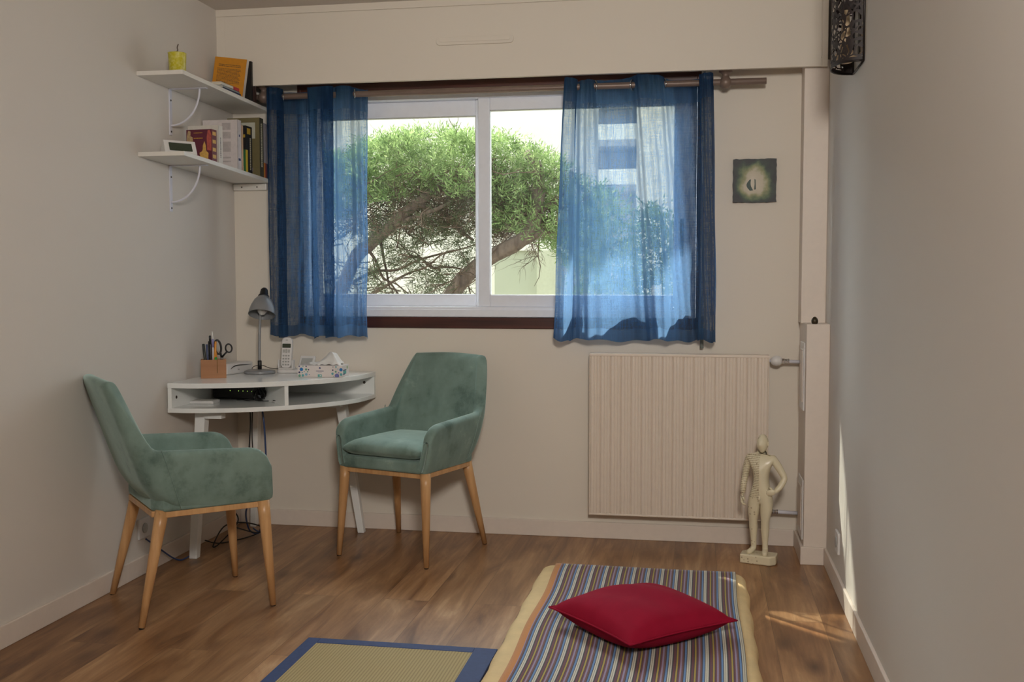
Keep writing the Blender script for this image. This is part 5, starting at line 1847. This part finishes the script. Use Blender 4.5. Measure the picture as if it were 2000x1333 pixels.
# head with face
def ell(mb, c, r, seg=16, rings=10, rot=None):
    vs = []
    for i in range(rings + 1):
        th = PI * i / rings
        for k in range(seg):
            ph = 2 * PI * k / seg
            p = Vector((r[0] * math.sin(th) * math.cos(ph), r[1] * math.sin(th) * math.sin(ph), r[2] * math.cos(th)))
            if rot:
                p = rot @ p
            vs.append(p + Vector(c))
    fs = [(i * seg + k, (i + 1) * seg + k, (i + 1) * seg + (k + 1) % seg, i * seg + (k + 1) % seg) for i in range(rings) for k in range(seg)]
    return mb.add(vs, fs)
hd = MB()
seg, rings = 24, 22
vs = []
HC_ = Vector((0.011, -0.002, 0.522))
turn = Matrix.Rotation(math.radians(-14), 4, 'Z')
for i in range(rings + 1):
    th = PI * i / rings
    zz = math.cos(th)
    for k in range(seg):
        ph = 2 * PI * k / seg
        x, y = math.sin(th) * math.cos(ph), math.sin(th) * math.sin(ph)
        wx = 0.0240 * (1 - 0.22 * max(0, -zz) ** 1.2)
        wy = 0.031 * (1 - 0.10 * max(0, -zz))
        p = Vector((x * wx, y * wy, zz * 0.0405))
        fr_ = max(0, -y) ** 6
        # brow, eye hollow, nose, lips, chin
        cxn = math.exp(-(p.x / 0.0055) ** 2)
        p.y -= fr_ * cxn * 0.0075 * math.exp(-((p.z + 0.004) / 0.009) ** 2)
        p.y += max(0, -y) ** 2 * 0.004 * math.exp(-((abs(p.x) - 0.010) / 0.006) ** 2) * math.exp(-((p.z - 0.004) / 0.005) ** 2)
        p.y -= fr_ * 0.0025 * math.exp(-((p.z - 0.011) / 0.004) ** 2)
        p.y -= fr_ * 0.0028 * math.exp(-(p.x / 0.009) ** 2) * math.exp(-((p.z + 0.019) / 0.0035) ** 2)
        p.y -= fr_ * 0.0035 * math.exp(-(p.x / 0.010) ** 2) * math.exp(-((p.z + 0.033) / 0.006) ** 2)
        vs.append(turn @ p + HC_)
fs = [(i * seg + k, (i + 1) * seg + k, (i + 1) * seg + (k + 1) % seg, i * seg + (k + 1) % seg) for i in range(rings) for k in range(seg)]
hd.add(vs, fs)
for s_ in (-1, 1):
    ell(hd, HC_ + turn @ Vector((s_ * 0.0235, 0.003, 0.0)), (0.0040, 0.006, 0.0100))
hd.build('head', cs, t, smooth=True)
# hands: palm with five fingers each
def hand(name, wrist, d, side_v, curl_v, s=1.0, thumb_sgn=1):
    """palm and five bent fingers as skinned chains"""
    wrist, d, side_v, curl_v = Vector(wrist), Vector(d).normalized(), Vector(side_v).normalized(), Vector(curl_v).normalized()
    b = MB()
    m = Matrix((side_v.to_4d(), curl_v.to_4d(), d.to_4d(), (0, 0, 0, 1))).transposed()
    m = Matrix(((side_v.x, curl_v.x, d.x, 0), (side_v.y, curl_v.y, d.y, 0), (side_v.z, curl_v.z, d.z, 0), (0, 0, 0, 1)))
    ell(b, wrist + d * 0.013 * s, (0.0115 * s, 0.0055 * s, 0.0165 * s), rot=m)
    for i, (o_, L) in enumerate(((-0.0085, 0.013), (-0.003, 0.0155), (0.003, 0.0145), (0.0085, 0.011))):
        p0 = wrist + d * 0.022 * s + side_v * o_ * s
        p1 = p0 + (d * 0.9 + curl_v * 0.25) * L * 0.55 * s
        p2 = p1 + (d * 0.55 + curl_v * 0.85) * L * 0.45 * s
        p3 = p2 + (d * 0.1 + curl_v * 1.0) * L * 0.30 * s
        b.tube([p0, p1, p2, p3], [0.0036 * s, 0.0033 * s, 0.0030 * s, 0.0018 * s], 8)
    q0 = wrist + d * 0.008 * s + side_v * (-0.010) * s * thumb_sgn
    q1 = q0 + (d * 0.7 - side_v * 0.6 * thumb_sgn + curl_v * 0.4) * 0.008 * s
    q2 = q1 + (d * 0.9 + curl_v * 0.4) * 0.008 * s
    b.tube([q0, q1, q2], [0.0045 * s, 0.0036 * s, 0.0022 * s], 8)
    return b.build(name, cs, t, smooth=True)
hand('hand', (-0.070, -0.017, 0.302), (-0.06, -0.15, -1), (-0.3, 1, 0), (1, 0.3, 0), 1.45, 1)
hand('hand', (0.069, -0.026, 0.317), (-1, -0.10, -0.15), (0, -0.2, 1), (0.05, 1, 0.2), 1.3, -1)
gm = MB()
ell(gm, (0.004, -0.031, 0.288), (0.0085, 0.009, 0.0125))
gm.build('groin', cs, t, smooth=True)
